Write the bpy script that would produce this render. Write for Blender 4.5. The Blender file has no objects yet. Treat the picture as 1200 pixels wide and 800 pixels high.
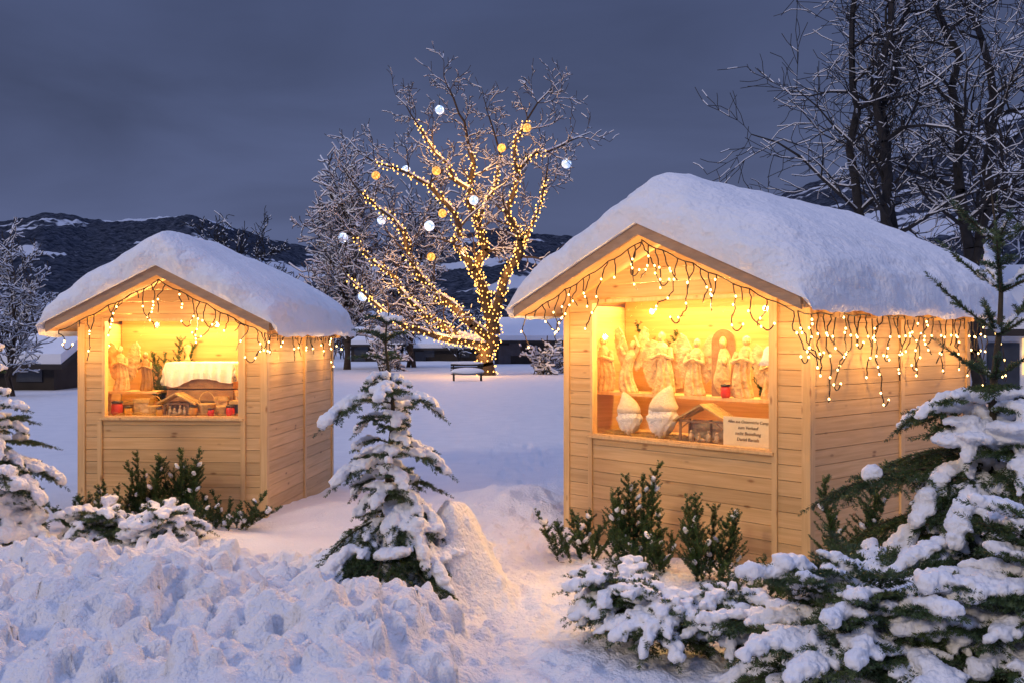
import bpy, math, random
import numpy as np
from mathutils import Vector, Matrix
R=random.Random(7); NR=np.random.RandomState(7)
sc=bpy.context.scene
sc.view_settings.view_transform='Standard'; sc.view_settings.look='None'; sc.view_settings.exposure=0
COL=sc.collection

# ---------------- helpers ----------------
def mk(name,V,Fs,mat=None,smooth=False,parent=None,loc=None):
    V=np.asarray(V,dtype=np.float32).reshape(-1,3)
    if not isinstance(Fs,(list,tuple)) : Fs=[Fs]
    arrs=[]
    for F in Fs:
        F=np.asarray(F,dtype=np.int32)
        if F.size: arrs.append(F)
    me=bpy.data.meshes.new(name)
    me.vertices.add(len(V)); me.vertices.foreach_set('co',V.ravel())
    nl=sum(a.size for a in arrs); npoly=sum(a.shape[0] for a in arrs)
    me.loops.add(nl); me.loops.foreach_set('vertex_index',np.concatenate([a.ravel() for a in arrs]))
    tot=np.concatenate([np.full(a.shape[0],a.shape[1],dtype=np.int32) for a in arrs])
    st=np.concatenate([[0],np.cumsum(tot)[:-1]]).astype(np.int32)
    me.polygons.add(npoly); me.polygons.foreach_set('loop_start',st); me.polygons.foreach_set('loop_total',tot)
    me.update(calc_edges=True); me.validate()
    me.polygons.foreach_set('use_smooth',np.full(len(me.polygons),bool(smooth),dtype=bool))
    me.update()
    if mat: me.materials.append(mat)
    ob=bpy.data.objects.new(name,me); COL.objects.link(ob)
    if parent: ob.parent=parent
    if loc is not None: ob.location=loc
    return ob
def tag(o,label=None,cat=None,group=None,kind=None):
    if label:o['label']=label
    if cat:o['category']=cat
    if group:o['group']=group
    if kind:o['kind']=kind
    return o
def empty(name,loc,rz=0,label=None,cat=None,group=None,kind=None):
    e=bpy.data.objects.new(name,None); e.empty_display_size=.1; COL.objects.link(e)
    e.location=loc; e.rotation_euler=(0,0,rz); tag(e,label,cat,group,kind); return e
class B:
    def __init__(s): s.V=[];s.F={3:[],4:[]};s.n=0
    def add(s,V,F):
        V=np.asarray(V,dtype=float).reshape(-1,3)
        F=np.asarray(F,dtype=int)
        s.F[F.shape[1]].append(F+s.n); s.V.append(V); s.n+=len(V)
    def add2(s,V,F3,F4):
        s.add(V,F4)
        s.F[3].append(np.asarray(F3,dtype=int)+s.n-len(V))
    def box(s,x0,x1,y0,y1,z0,z1):
        V=[(x,y,z) for x in(x0,x1) for y in(y0,y1) for z in(z0,z1)]
        s.add(V,[(0,1,3,2),(4,6,7,5),(0,4,5,1),(2,3,7,6),(0,2,6,4),(1,5,7,3)])
    def poly_prism(s,pts,y0,y1):
        n=len(pts)
        V=[(x,y0,z) for x,z in pts]+[(x,y1,z) for x,z in pts]
        if n==4:
            F=[(0,1,2,3),(7,6,5,4)]+[(i,(i+4),(i+1)%4+4,(i+1)%4) for i in range(4)]
            s.add(V,F)
        else:
            s.add2(V,[(0,1,2),(5,4,3)],[(i,i+3,(i+1)%3+3,(i+1)%3) for i in range(3)])
    def mk(s,name,mat,smooth=False,parent=None,loc=None):
        Fs=[np.concatenate(v) for k,v in s.F.items() if v]
        return mk(name,np.concatenate(s.V),Fs,mat,smooth,parent,loc)
def tubes(P0,P1,R0,R1,n=5,flat=1.0):
    P0=np.asarray(P0,float);P1=np.asarray(P1,float);R0=np.asarray(R0,float)[:,None,None];R1=np.asarray(R1,float)[:,None,None]
    d=P1-P0; d/=np.linalg.norm(d,axis=1,keepdims=True)+1e-9
    ref=np.where(np.abs(d[:,2:3])>.95,np.array([[1.,0,0]]),np.array([[0,0,1.]]))
    a=np.cross(d,ref);a/=np.linalg.norm(a,axis=1,keepdims=True)+1e-9
    b=np.cross(a,d)
    th=np.arange(n)/n*2*math.pi
    ring=a[:,None,:]*np.cos(th)[None,:,None]+b[:,None,:]*np.sin(th)[None,:,None]*flat
    V=np.concatenate([P0[:,None,:]+ring*R0,P1[:,None,:]+ring*R1],axis=1)
    N=len(P0); i=np.arange(n); j=(i+1)%n
    q=np.stack([i,j,j+n,i+n],axis=1)
    F=(q[None]+ (np.arange(N)*2*n)[:,None,None]).reshape(-1,4)
    return V.reshape(-1,3),F
def ico(sub=1):
    import bmesh
    bm=bmesh.new(); bmesh.ops.create_icosphere(bm,subdivisions=sub,radius=1)
    V=np.array([v.co[:] for v in bm.verts]);F=np.array([[v.index for v in f.verts] for f in bm.faces]); bm.free(); return V,F
ICO={k:ico(k) for k in (1,2,3,4)}
def lathe(prof,n=16):
    V=[];F=[]
    for r,z in prof:
        for i in range(n):
            a=2*math.pi*i/n; V.append((r*math.cos(a),r*math.sin(a),z))
    for k in range(len(prof)-1):
        for i in range(n):
            j=(i+1)%n; F.append((k*n+i,k*n+j,(k+1)*n+j,(k+1)*n+i))
    return np.array(V),np.array(F)
_lat=NR.rand(256,256)
def vn(x,y):
    x=np.asarray(x,float);y=np.asarray(y,float)
    xi=np.floor(x).astype(int);yi=np.floor(y).astype(int);fx=x-xi;fy=y-yi
    fx=fx*fx*(3-2*fx);fy=fy*fy*(3-2*fy)
    g=lambda a,b:_lat[a%256,b%256]
    return (g(xi,yi)*(1-fx)+g(xi+1,yi)*fx)*(1-fy)+(g(xi,yi+1)*(1-fx)+g(xi+1,yi+1)*fx)*fy-.5
def fbm(x,y,o=4):
    s=0;a=1
    for k in range(o): s=s+a*vn(x*2**k+17.3*k,y*2**k+5.1*k);a*=.5
    return s
def ss(a,b,x):
    t=np.clip((np.asarray(x,float)-a)/(b-a),0,1);return t*t*(3-2*t)

# ---------------- materials ----------------
def newmat(n):
    m=bpy.data.materials.new(n);m.use_nodes=True;nt=m.node_tree;return m,nt,nt.nodes,nt.links,nt.nodes['Principled BSDF']
def ramp(nodes,els):
    r=nodes.new('ShaderNodeValToRGB');cr=r.color_ramp
    while len(cr.elements)<len(els): cr.elements.new(.5)
    for e,(p,c) in zip(cr.elements,els): e.position=p;e.color=(*c,1)
    return r
def noisemat(name,c1,c2,scale=5,rough=.7,bump=0,bscale=30,stretch=(1,1,1),metal=0,det=5,bdist=.02):
    m,nt,N,L,P=newmat(name)
    tc=N.new('ShaderNodeTexCoord');mp=N.new('ShaderNodeMapping');mp.inputs['Scale'].default_value=stretch
    L.new(tc.outputs['Object'],mp.inputs[0])
    nz=N.new('ShaderNodeTexNoise');nz.inputs['Scale'].default_value=scale;nz.inputs['Detail'].default_value=det
    L.new(mp.outputs[0],nz.inputs['Vector'])
    r=ramp(N,[(.3,c1),(.7,c2)]);L.new(nz.outputs['Fac'],r.inputs[0]);L.new(r.outputs[0],P.inputs['Base Color'])
    P.inputs['Roughness'].default_value=rough;P.inputs['Metallic'].default_value=metal
    if bump:
        n2=N.new('ShaderNodeTexNoise');n2.inputs['Scale'].default_value=bscale;n2.inputs['Detail'].default_value=6
        L.new(mp.outputs[0],n2.inputs['Vector'])
        b=N.new('ShaderNodeBump');b.inputs['Strength'].default_value=bump;b.inputs['Distance'].default_value=bdist
        L.new(n2.outputs['Fac'],b.inputs['Height']);L.new(b.outputs[0],P.inputs['Normal'])
    return m
def emat(name,c,s):
    m,nt,N,L,P=newmat(name)
    P.inputs['Base Color'].default_value=(*c,1);P.inputs['Emission Color'].default_value=(*c,1);P.inputs['Emission Strength'].default_value=s
    m.cycles.emission_sampling='NONE'
    return m
M_snow=noisemat('snow',(.80,.81,.85),(.88,.88,.91),3,.55,1.0,42,bdist=.026)
M_snow_roof=noisemat('roof snow',(.82,.84,.88),(.9,.9,.93),3,.6,.8,22,bdist=.03)
M_snow_tree=noisemat('branch snow',(.84,.86,.9),(.9,.91,.94),8,.6,.8,55,bdist=.014)
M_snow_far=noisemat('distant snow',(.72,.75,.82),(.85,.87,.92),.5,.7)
def woodmat(name,ca,cb,ck,row=.115,horiz=True):
    m,nt,N,L,P=newmat(name)
    tc=N.new('ShaderNodeTexCoord')
    sep=N.new('ShaderNodeSeparateXYZ');L.new(tc.outputs['Object'],sep.inputs[0])
    d=N.new('ShaderNodeMath');d.operation='DIVIDE';d.inputs[1].default_value=row;L.new(sep.outputs['Z'],d.inputs[0])
    fl=N.new('ShaderNodeMath');fl.operation='FLOOR';L.new(d.outputs[0],fl.inputs[0])
    wn=N.new('ShaderNodeTexWhiteNoise');wn.noise_dimensions='1D';L.new(fl.outputs[0],wn.inputs['W'])
    mp=N.new('ShaderNodeMapping');mp.inputs['Scale'].default_value=(1.2,1.2,26) if horiz else (26,26,1.2)
    L.new(tc.outputs['Object'],mp.inputs[0])
    sc_=N.new('ShaderNodeVectorMath');sc_.operation='SCALE';sc_.inputs['Scale'].default_value=40;L.new(wn.outputs['Color'],sc_.inputs[0])
    ad=N.new('ShaderNodeVectorMath');ad.operation='ADD';L.new(mp.outputs[0],ad.inputs[0])
    if horiz: L.new(sc_.outputs[0],ad.inputs[1])
    nz=N.new('ShaderNodeTexNoise');nz.inputs['Scale'].default_value=1.6;nz.inputs['Detail'].default_value=7;nz.inputs['Distortion'].default_value=.6
    L.new(ad.outputs[0],nz.inputs['Vector'])
    r=ramp(N,[(.3,ca),(.72,cb)]);L.new(nz.outputs['Fac'],r.inputs[0])
    mk_=N.new('ShaderNodeMapping');mk_.inputs['Scale'].default_value=(4,4,11) if horiz else (11,11,4)
    L.new(tc.outputs['Object'],mk_.inputs[0])
    vo=N.new('ShaderNodeTexVoronoi');vo.inputs['Scale'].default_value=.9;L.new(mk_.outputs[0],vo.inputs['Vector'])
    kr=ramp(N,[(.05,(.9,.9,.9)),(.15,(0,0,0))]);L.new(vo.outputs['Distance'],kr.inputs[0])
    mx=N.new('ShaderNodeMixRGB');mx.inputs['Color2'].default_value=(*ck,1);L.new(kr.outputs[0],mx.inputs['Fac']);L.new(r.outputs[0],mx.inputs['Color1'])
    mv=N.new('ShaderNodeMapRange');mv.inputs['To Min'].default_value=.84;mv.inputs['To Max'].default_value=1.07;L.new(wn.outputs['Value'],mv.inputs['Value'])
    hs=N.new('ShaderNodeHueSaturation');L.new(mx.outputs[0],hs.inputs['Color'])
    if horiz: L.new(mv.outputs[0],hs.inputs['Value'])
    L.new(hs.outputs[0],P.inputs['Base Color']);P.inputs['Roughness'].default_value=.55
    b=N.new('ShaderNodeBump');b.inputs['Strength'].default_value=.15;b.inputs['Distance'].default_value=.002
    L.new(nz.outputs['Fac'],b.inputs['Height']);L.new(b.outputs[0],P.inputs['Normal'])
    return m
M_wood=woodmat('pine boards',(.57,.35,.145),(.73,.49,.24),(.28,.13,.045))
M_woodv=woodmat('pine trim',(.59,.37,.16),(.74,.51,.25),(.32,.15,.055),horiz=False)
M_barge=noisemat('brown barge wood',(.36,.22,.13),(.48,.31,.19),6,.6,.2,30,(1,1,4))
M_roof=noisemat('roof boards',(.44,.27,.13),(.54,.35,.18),4,.7,.2,20,(1,8,1))
M_carved=noisemat('carved limewood',(.48,.31,.13),(.76,.57,.32),11,.45,1.0,24,bdist=.03)
M_carved2=noisemat('carved dark wood',(.24,.12,.045),(.40,.23,.09),9,.5,.6,30,bdist=.012)
M_white=noisemat('white felt',(.74,.73,.70),(.84,.83,.80),20,.9,.9,70,bdist=.015)
M_red=noisemat('red glass',(.50,.03,.02),(.65,.06,.03),5,.25)
M_amber=noisemat('amber glass',(.55,.25,.03),(.7,.35,.06),5,.25)
M_cream=noisemat('cream paper',(.82,.67,.38),(.88,.73,.45),5,.7)
M_ink=noisemat('brown ink',(.10,.04,.02),(.14,.06,.03),5,.7)
M_straw=noisemat('straw',(.42,.26,.08),(.64,.44,.17),30,.8)
M_knit=noisemat('cream knit',(.60,.51,.38),(.72,.63,.49),40,.9,.8,90,bdist=.01)
M_wire=noisemat('dark cable',(.022,.016,.012),(.04,.03,.022),10,.5)
M_bulb=emat('warm bulb',(1,.60,.20),11)
M_bulb_t=emat('warm tree bulb',(1,.47,.10),4.8)
M_bark=noisemat('bark',(.03,.02,.014),(.075,.052,.036),6,.9,.5,20)
M_bark2=noisemat('dark bark',(.010,.010,.012),(.03,.027,.028),6,.9)
M_stem=noisemat('fir stem',(.04,.03,.018),(.07,.055,.03),20,.9,.4,60)
def needlemat(name,a,b,c):
    m,nt,N,L,P=newmat(name)
    tc=N.new('ShaderNodeTexCoord')
    nz=N.new('ShaderNodeTexNoise');nz.inputs['Scale'].default_value=7;nz.inputs['Detail'].default_value=3;L.new(tc.outputs['Object'],nz.inputs['Vector'])
    r=ramp(N,[(.3,a),(.5,b),(.75,c)]);L.new(nz.outputs['Fac'],r.inputs[0]);L.new(r.outputs[0],P.inputs['Base Color']);P.inputs['Roughness'].default_value=.5
    return m
M_needle=needlemat('fir needles',(.022,.050,.018),(.045,.085,.028),(.11,.15,.04))
M_yew=needlemat('yew needles',(.016,.05,.012),(.032,.09,.018),(.09,.16,.03))
M_fardark=noisemat('dark timber',(.02,.018,.018),(.05,.04,.035),1,.9)
M_brass=noisemat('dark metal',(.08,.07,.06),(.12,.1,.08),10,.4,metal=.8)
def panemat():
    m=bpy.data.materials.new('window glass');m.use_nodes=True;N=m.node_tree.nodes;L=m.node_tree.links;N.clear()
    o=N.new('ShaderNodeOutputMaterial');mx=N.new('ShaderNodeMixShader');t=N.new('ShaderNodeBsdfTransparent');g=N.new('ShaderNodeBsdfGlossy')
    g.inputs['Roughness'].default_value=.02;mx.inputs[0].default_value=.035
    L.new(t.outputs[0],mx.inputs[1]);L.new(g.outputs[0],mx.inputs[2]);L.new(mx.outputs[0],o.inputs[0]);return m
M_pane=panemat()

# ---------------- world, fill light, camera ----------------
w=bpy.data.worlds.new('World');sc.world=w;w.use_nodes=True
N=w.node_tree.nodes;L=w.node_tree.links;bg=N['Background']
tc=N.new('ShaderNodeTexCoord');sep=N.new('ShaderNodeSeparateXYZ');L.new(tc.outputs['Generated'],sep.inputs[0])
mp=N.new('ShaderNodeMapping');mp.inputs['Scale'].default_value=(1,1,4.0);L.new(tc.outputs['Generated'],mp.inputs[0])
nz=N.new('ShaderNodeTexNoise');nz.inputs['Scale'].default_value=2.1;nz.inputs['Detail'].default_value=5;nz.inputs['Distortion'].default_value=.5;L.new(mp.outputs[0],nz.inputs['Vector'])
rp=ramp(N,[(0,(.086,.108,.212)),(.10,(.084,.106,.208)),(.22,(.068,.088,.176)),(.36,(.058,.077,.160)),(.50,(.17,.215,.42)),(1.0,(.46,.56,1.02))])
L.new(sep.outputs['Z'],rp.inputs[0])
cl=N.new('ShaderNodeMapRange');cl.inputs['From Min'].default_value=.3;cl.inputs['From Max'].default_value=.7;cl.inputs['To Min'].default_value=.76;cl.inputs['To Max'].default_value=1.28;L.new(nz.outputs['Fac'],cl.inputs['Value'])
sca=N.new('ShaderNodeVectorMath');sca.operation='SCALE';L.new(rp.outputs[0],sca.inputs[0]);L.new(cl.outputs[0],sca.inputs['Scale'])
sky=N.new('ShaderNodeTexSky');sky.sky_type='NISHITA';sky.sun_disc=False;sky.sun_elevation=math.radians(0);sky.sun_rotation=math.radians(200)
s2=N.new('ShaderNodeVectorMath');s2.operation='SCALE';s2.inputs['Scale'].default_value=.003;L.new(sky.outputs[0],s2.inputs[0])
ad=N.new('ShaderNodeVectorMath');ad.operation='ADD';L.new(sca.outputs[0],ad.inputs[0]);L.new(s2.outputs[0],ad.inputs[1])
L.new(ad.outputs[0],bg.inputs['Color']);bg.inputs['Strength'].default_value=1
sd=bpy.data.lights.new('street_fill','SUN');sd.energy=.95;sd.angle=math.radians(9);sd.color=(1,.79,.58)  # warm directional fill added in place of an unseen street lamp behind camera
so=bpy.data.objects.new('street_fill',sd);COL.objects.link(so)
so.rotation_euler=Vector((.62,.66,-.42)).to_track_quat('-Z','Y').to_euler()
cd=bpy.data.cameras.new('camera');cam=bpy.data.objects.new('camera',cd);COL.objects.link(cam);sc.camera=cam
cam.location=(0,0,1.7);cam.rotation_euler=(math.radians(90),0,0);cd.lens=34.5;cd.sensor_width=36;cd.clip_end=6000
def lamp(loc,e,c=(1,.53,.16),r=.05,parent=None,kind='POINT',size=1,rot=None,sy=None):
    l=bpy.data.lights.new('lamp',kind);l.energy=e;l.color=c
    if kind=='POINT': l.shadow_soft_size=r
    else:
        l.shape='RECTANGLE';l.size=size;l.size_y=sy or size
    o=bpy.data.objects.new('lamp',l);COL.objects.link(o);o.location=loc
    if rot:o.rotation_euler=rot
    if parent:o.parent=parent
    return o

# ---------------- ground ----------------
def axis(lo,a,b,hi,step,grow):
    mid=list(np.arange(a,b,step));out=[];s=step;x=b
    while x<hi: out.append(x);s*=grow;x+=s
    out.append(hi);lowl=[];s=step;x=a
    while x>lo: s*=grow;x-=s;lowl.append(max(x,lo))
    return np.array(lowl[::-1]+mid+out)
XS=axis(-1600,-4.4,2.6,1600,.016,1.08);YS=axis(-40,4.4,8.6,1700,.017,1.05)
GX,GY=np.meshgrid(XS,YS)
def base_h(x,y):
    x=np.asarray(x,float);y=np.asarray(y,float)
    near=ss(40,14,y)
    h=.05*fbm(x*.5,y*.5,3)+.035*fbm(x*2.2+4,y*2.2,3)*near+.25*fbm(x*.05,y*.05,2)*ss(15,60,y)*.6
    pl=-.42+.10*fbm(y*1.3,y*0+3,2)
    bank=ss(pl+.16,pl-.3,x)*ss(8.0,6.6,y)*(1-.9*np.exp(-((x+.95)/.70)**2-((y-6.6)/.75)**2))
    h=h+bank*(.18+.24*fbm(x*1.3+9,y*1.3,3)+.10*fbm(x*3.7,y*3.7,3))
    rb=ss(1.25,1.75,x)*ss(6.4,5.4,y)
    h=h+rb*.16
    h=h-.06*ss(pl,pl+.2,x)*ss(1.6,1.2,x)*ss(9,7.5,y)
    h=h+.22*np.exp(-(((x-.05)/.55)**2+((y-10.0)/.9)**2))*(1+.6*fbm(x*3,y*3,2))
    h=h+.10*np.exp(-(((x+1.4)/1.2)**2+((y-9.6)/.8)**2))
    h=h+.10*np.exp(-(((x+3.3)/1.3)**2+((y-8.2)/.5)**2))
    h=h+.56*np.exp(-((((x+.38)/.27)**2+((y-6.90)/.32)**2)**1.25))*(1+.3*fbm(x*4,y*4,3))
    h=h+.09*np.exp(-((((x-1.0)*.74+(y-7.2)*.67)/.22)**2+(((x-1.0)*.67-(y-7.2)*.74)/.8)**2))
    h=h-.05*np.exp(-(((x-2.0)/.5)**2+((y-6.8)/.4)**2))
    return h
def trample(x,y):
    m=ss(-.5,-.2,x)*ss(2.2,1.0,x)*ss(12,8,y)
    return m*(.055*np.abs(fbm(x*5,y*5,3))-.016+.020*fbm(x*17,y*17,2))
H=base_h(GX,GY)+trample(GX,GY)
def stamp(cx,cy,r,hh,rot,asp,sq,ex=4):
    i0,i1=np.searchsorted(XS,[cx-r*1.5,cx+r*1.5]);j0,j1=np.searchsorted(YS,[cy-r*1.5,cy+r*1.5])
    if i1-i0<2 or j1-j0<2:return
    x=GX[j0:j1,i0:i1]-cx;y=GY[j0:j1,i0:i1]-cy
    u=(x*math.cos(rot)+y*math.sin(rot))/r;v=(-x*math.sin(rot)+y*math.cos(rot))/(r*asp)
    d=(np.abs(u)**sq+np.abs(v)**sq)**(1/sq)
    d=d*(1+.5*fbm(x*18+cx*9,y*18+cy*7,2))
    blk=H[j0:j1,i0:i1]
    c0=float(np.median(blk))
    prof=c0+(np.clip(1-d**ex,0,1)**.6)*hh*(1+.8*u)-hh*.3
    H[j0:j1,i0:i1]=np.where(d<1,np.maximum(blk,prof),blk)
cl_=[(R.uniform(-4.4,-.5),R.uniform(4.5,7.2)) for _ in range(22)]
for k in range(3600):
    if k%2: 
        c0=cl_[k%22];cx=R.gauss(c0[0],.25);cy=R.gauss(c0[1],.22)
    else: cx=R.uniform(-4.4,-.35);cy=R.uniform(4.4,7.4)
    if cx>-.36 or cy>7.5 or (abs(cx+.75)<.6 and cy>6.2): continue
    s=R.random()**3.6
    r=.018+.11*s
    stamp(cx,cy,r,r*R.uniform(.4,1.0),R.uniform(0,3.14),R.uniform(.5,1),R.uniform(1.6,3.6),R.choice((3,5,8)))
for k in range(900):
    cx=R.gauss(.25,.6);cy=R.uniform(4.4,9.5);r=.012+.045*R.random()**4
    stamp(cx,cy,r,r*.6,R.uniform(0,3.14),R.uniform(.5,1),2.6)
for k in range(130):
    t=k/130;cy=4.6+t*12;cx=.15+.25*math.sin(cy*.8)+R.uniform(-.35,.6)
    a=R.uniform(-.5,.5);ux=(GX-cx)*math.cos(a)+(GY-cy)*math.sin(a);uy=-(GX-cx)*math.sin(a)+(GY-cy)*math.cos(a)
    H-=.030*np.exp(-((ux/.055)**2+(uy/.13)**2)**1.5)
ny,nx=H.shape
bankm=ss(-.3,-.55,GX)*ss(8,7,GY)
H+= (.010+.018*bankm)*fbm(GX*9,GY*9,4)*ss(12,9,GY)
H+= bankm*.013*np.abs(fbm(GX*24,GY*24,3))
V=np.stack([GX,GY,H],-1).reshape(-1,3)
i=np.arange(nx-1);j=np.arange(ny-1);I,J=np.meshgrid(i,j);a=(J*nx+I).ravel()
F=np.stack([a,a+1,a+nx+1,a+nx],1)
g=mk('ground',V,[F],M_snow,True);tag(g,kind='structure')
def gh(x,y): return float(base_h(x,y))

# ---------------- huts ----------------
def clip_wall(bld,W,z0,topf,win,y0,y1,row=.115,peak=None):
    zs=np.arange(math.floor(z0/row)*row+row,4,row)
    cuts=[z0]+list(zs)
    if win: cuts+=[win[2],win[3]]
    if peak: cuts+=[topf(0)]
    cuts=sorted(set(round(c,4) for c in cuts))
    gidx=lambda z:abs(z/row-round(z/row))<.02
    for za,zb in zip(cuts[:-1],cuts[1:]):
        spans=[(0,W)]
        if win and za>=win[2]-1e-4 and zb<=win[3]+1e-4: spans=[(0,win[0]),(win[1],W)]
        for xa,xb in spans:
            ga=.002 if gidx(za) else 0; gb=.002 if gidx(zb) else 0
            A=za+ga;Bz=zb-gb
            if peak is None:
                t=topf(0)
                if A>=t: continue
                Bz=min(Bz,t)
                pts=[(xa,A),(xb,A),(xb,Bz),(xa,Bz)]
            else:
                apex,slope,zl=peak
                if A>=apex-.01: continue
                lim=lambda z:max(0,(z-zl)/slope)
                Bz=min(Bz,apex-.002)
                a0,a1=lim(A),lim(Bz)
                l0,l1=max(xa,a0),max(xa,a1);r0,r1=min(xb,W-a0),min(xb,W-a1)
                if r0-l0<.01: continue
                if r1-l1<.002: l1=r1=(l0+r0)/2;pts=[(l0,A),(r0,A),(r1,Bz)]
                else: pts=[(l0,A),(r0,A),(r1,Bz),(l1,Bz)]
            bld.poly_prism(pts,y0,y1)
def hut(name,loc,rz,W,Dp,s,o,ob,tip,apex,win,T,label,trims,group='wooden market huts'):
    E=empty(name,loc,rz,label,'market hut',group)
    c=W/2;slope=(apex-tip)/(c+s)
    top=lambda x:tip+slope*(min(x,W-x)+s)-.075
    z0=-.12
    b=B();clip_wall(b,W,z0,top,win,0,.028,peak=(top(c),slope,top(0)))
    b.poly_prism([(0,z0),(W,z0),(W,win[2]),(0,win[2])],.0301,.045)
    b.poly_prism([(0,win[2]),(win[0],win[2]),(win[0],win[3]),(0,top(0)-.02)],.0301,.045)
    b.poly_prism([(win[1],win[2]),(W,win[2]),(W,top(0)-.02),(win[1],win[3])],.0301,.045)
    b.mk('wall',M_wood,parent=E)
    b=B();clip_wall(b,W,z0,top,None,0,.028,peak=(top(c),slope,top(0)))
    q=b.mk('wall',M_wood,parent=E);q.location=(W,Dp,0);q.rotation_euler=(0,0,math.pi)
    for sx in (0,1):
        b=B();clip_wall(b,Dp-.06,z0,lambda x:top(0)+.01,None,0,.028)
        b.poly_prism([(0,z0),(Dp-.06,z0),(Dp-.06,top(0)),(0,top(0))],.0301,.042)
        q=b.mk('wall',M_wood,parent=E)
        if sx: q.location=(W,.03,0);q.rotation_euler=(0,0,math.pi/2)
        else: q.location=(0,Dp-.03,0);q.rotation_euler=(0,0,-math.pi/2)
    for (x,y) in ((0,0),(W,0),(0,Dp),(W,Dp)):
        b=B();sx=-1 if x==0 else 1;sy=-1 if y==0 else 1
        xa,xb=sorted((x-sx*.055,x+sx*.014));ya,yb=sorted((y-sy*.055,y+sy*.014))
        b.box(xa,xb,ya,yb,z0,top(0)-.002);b.mk('corner_post',M_woodv,parent=E)
    for (x,za,zb) in trims:
        b=B();b.box(x-.022,x+.022,-.018,-.001,za,zb);b.mk('trim_board',M_woodv,parent=E)
    b=B();b.box(W+.0005,W+.018,Dp*.52-.03,Dp*.52+.03,z0,top(0)-.01);b.mk('trim_board',M_woodv,parent=E)
    Wn=empty('window',(0,0,0));Wn.parent=E
    x0,x1,za,zb=win;f=.026
    b=B()
    for bx in ((x0-.004,x0+f,za,zb),(x1-f,x1+.004,za,zb)): b.box(bx[0],bx[1],-.014,.05,bx[2],bx[3])
    b.box(x0+f,x1-f,-.013,.049,zb-f,zb+.003);b.box(x0+f,x1-f,-.013,.049,za-.003,za+.018)
    b.mk('frame',M_woodv,parent=Wn)
    b=B();b.box(x0-.02,x1+.02,-.035,-.016,za-.018,za+.004);b.mk('sill',M_woodv,parent=Wn)
    mk('pane',[(x0+f,.02,za+.018),(x1-f,.02,za+.018),(x1-f,.02,zb-f),(x0+f,.02,zb-f)],[np.array([[0,1,2,3]])],M_pane,parent=Wn)
    b=B();b.box(.05,W-.05,.05,Dp-.05,-.05,.0);b.mk('floor',M_roof,parent=E)
    Rf=empty('roof',(0,0,0));Rf.parent=E
    ya,yb=-o,Dp+ob;x0r,x1r=-s,W+s
    for side in (0,1):
        xs=(x0r,c) if side==0 else (c,x1r)
        zs=(tip,apex) if side==0 else (apex,tip)
        t=.05
        b=B();V=[]
        for y in (ya+.03,yb):
            V+=[(xs[0],y,zs[0]-t-.002),(xs[1],y,zs[1]-t-.002),(xs[1],y,zs[1]-.002),(xs[0],y,zs[0]-.002)]
        b.add(V,[(0,1,2,3),(7,6,5,4),(0,4,5,1),(1,5,6,2),(2,6,7,3),(3,7,4,0)])
        b.mk('roof_slope',M_roof,parent=Rf)
        for yf in (ya,yb+.003):
            t2=.085;b=B();V=[]
            for y in (yf,yf+.027):
                V+=[(xs[0],y,zs[0]-t2),(xs[1],y,zs[1]-t2),(xs[1],y,zs[1]+.004),(xs[0],y,zs[0]+.004)]
            b.add(V,[(0,1,2,3),(7,6,5,4),(0,4,5,1),(1,5,6,2),(2,6,7,3),(3,7,4,0)])
            b.mk('barge_board',M_barge,parent=Rf)
    for xx in (x0r-.018,x1r+.001):
        b=B();b.box(xx,xx+.017,ya+.03,yb,tip-.075,tip-.004);b.mk('eaves_board',M_barge,parent=Rf)
    for yy in np.arange(.1,Dp,.55):
        b=B();b.box(W+.02,W+s-.02,yy,yy+.05,tip-.13,tip-.07);b.mk('rafter',M_woodv,parent=Rf)
    nu,nv=190,190
    p=np.linspace(-1,1,nu);hw=c+s+.075;u=c+hw*np.sin(p*math.pi/2)*.85+hw*.15*p
    vm=(ya+yb)/2;hv=(yb-ya)/2+.035;v=vm+hv*np.sin(p*math.pi/2)*.85+hv*.15*p
    U,Vv=np.meshgrid(u,v)
    dx=hw-np.abs(U-c);dy=hv-np.abs(Vv-vm)
    qx=np.clip(dx/(T*1.6),0,1);qy=np.clip(dy/(T*1.15),0,1)
    fx=(1-(1-qx)**2.0)**(.5);fy=(1-(1-qy)**2.0)**(.5)
    ff=fx*fy
    seed=loc[0]*7
    wob=1+.20*fbm(U*.9+seed,Vv*.9,3)
    tap=1-.28*(np.abs(U-c)/hw)**1.6
    back=1-.12*ss(0,Dp,Vv)
    th=T*ff*wob*tap*back+ff*(.018*fbm(U*5+seed,Vv*5,3))
    rid=np.sqrt((U-c)**2+.55**2)-.16
    zr=apex-slope*rid+.02
    zbot=apex-slope*np.abs(U-c)+.006
    sag=ss(.11,0,dx)*(.055+.05*(.5+fbm(U*0+seed,Vv*3.1,3)))*ss(0,.08,dy)
    Z=np.maximum(zr,zbot)*ff+zbot*(1-ff)+th-sag
    sgx=np.sign(U-c);sgy=np.sign(Vv-vm)
    bul=.05
    rag=.075*fbm(U*6+seed,Z*6+3,4)
    UX=U+sgx*((bul+.05*fbm(Vv*5+seed,Z*7,3))*np.sin(np.pi*np.sqrt(qx))*fy);VY=Vv+sgy*((bul+rag)*np.sin(np.pi*np.sqrt(qy))*fx)
    top_=np.stack([UX,VY,Z],-1).reshape(-1,3)
    Zb=np.minimum(zbot-.001-sag*.8*(dx<.05),Z)
    bot=np.stack([U,Vv,Zb],-1)
    tt=top_.reshape(nv,nu,3)
    bot[0]=tt[0];bot[-1]=tt[-1];bot[:,0]=tt[:,0];bot[:,-1]=tt[:,-1]
    bot=bot.reshape(-1,3)
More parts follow.
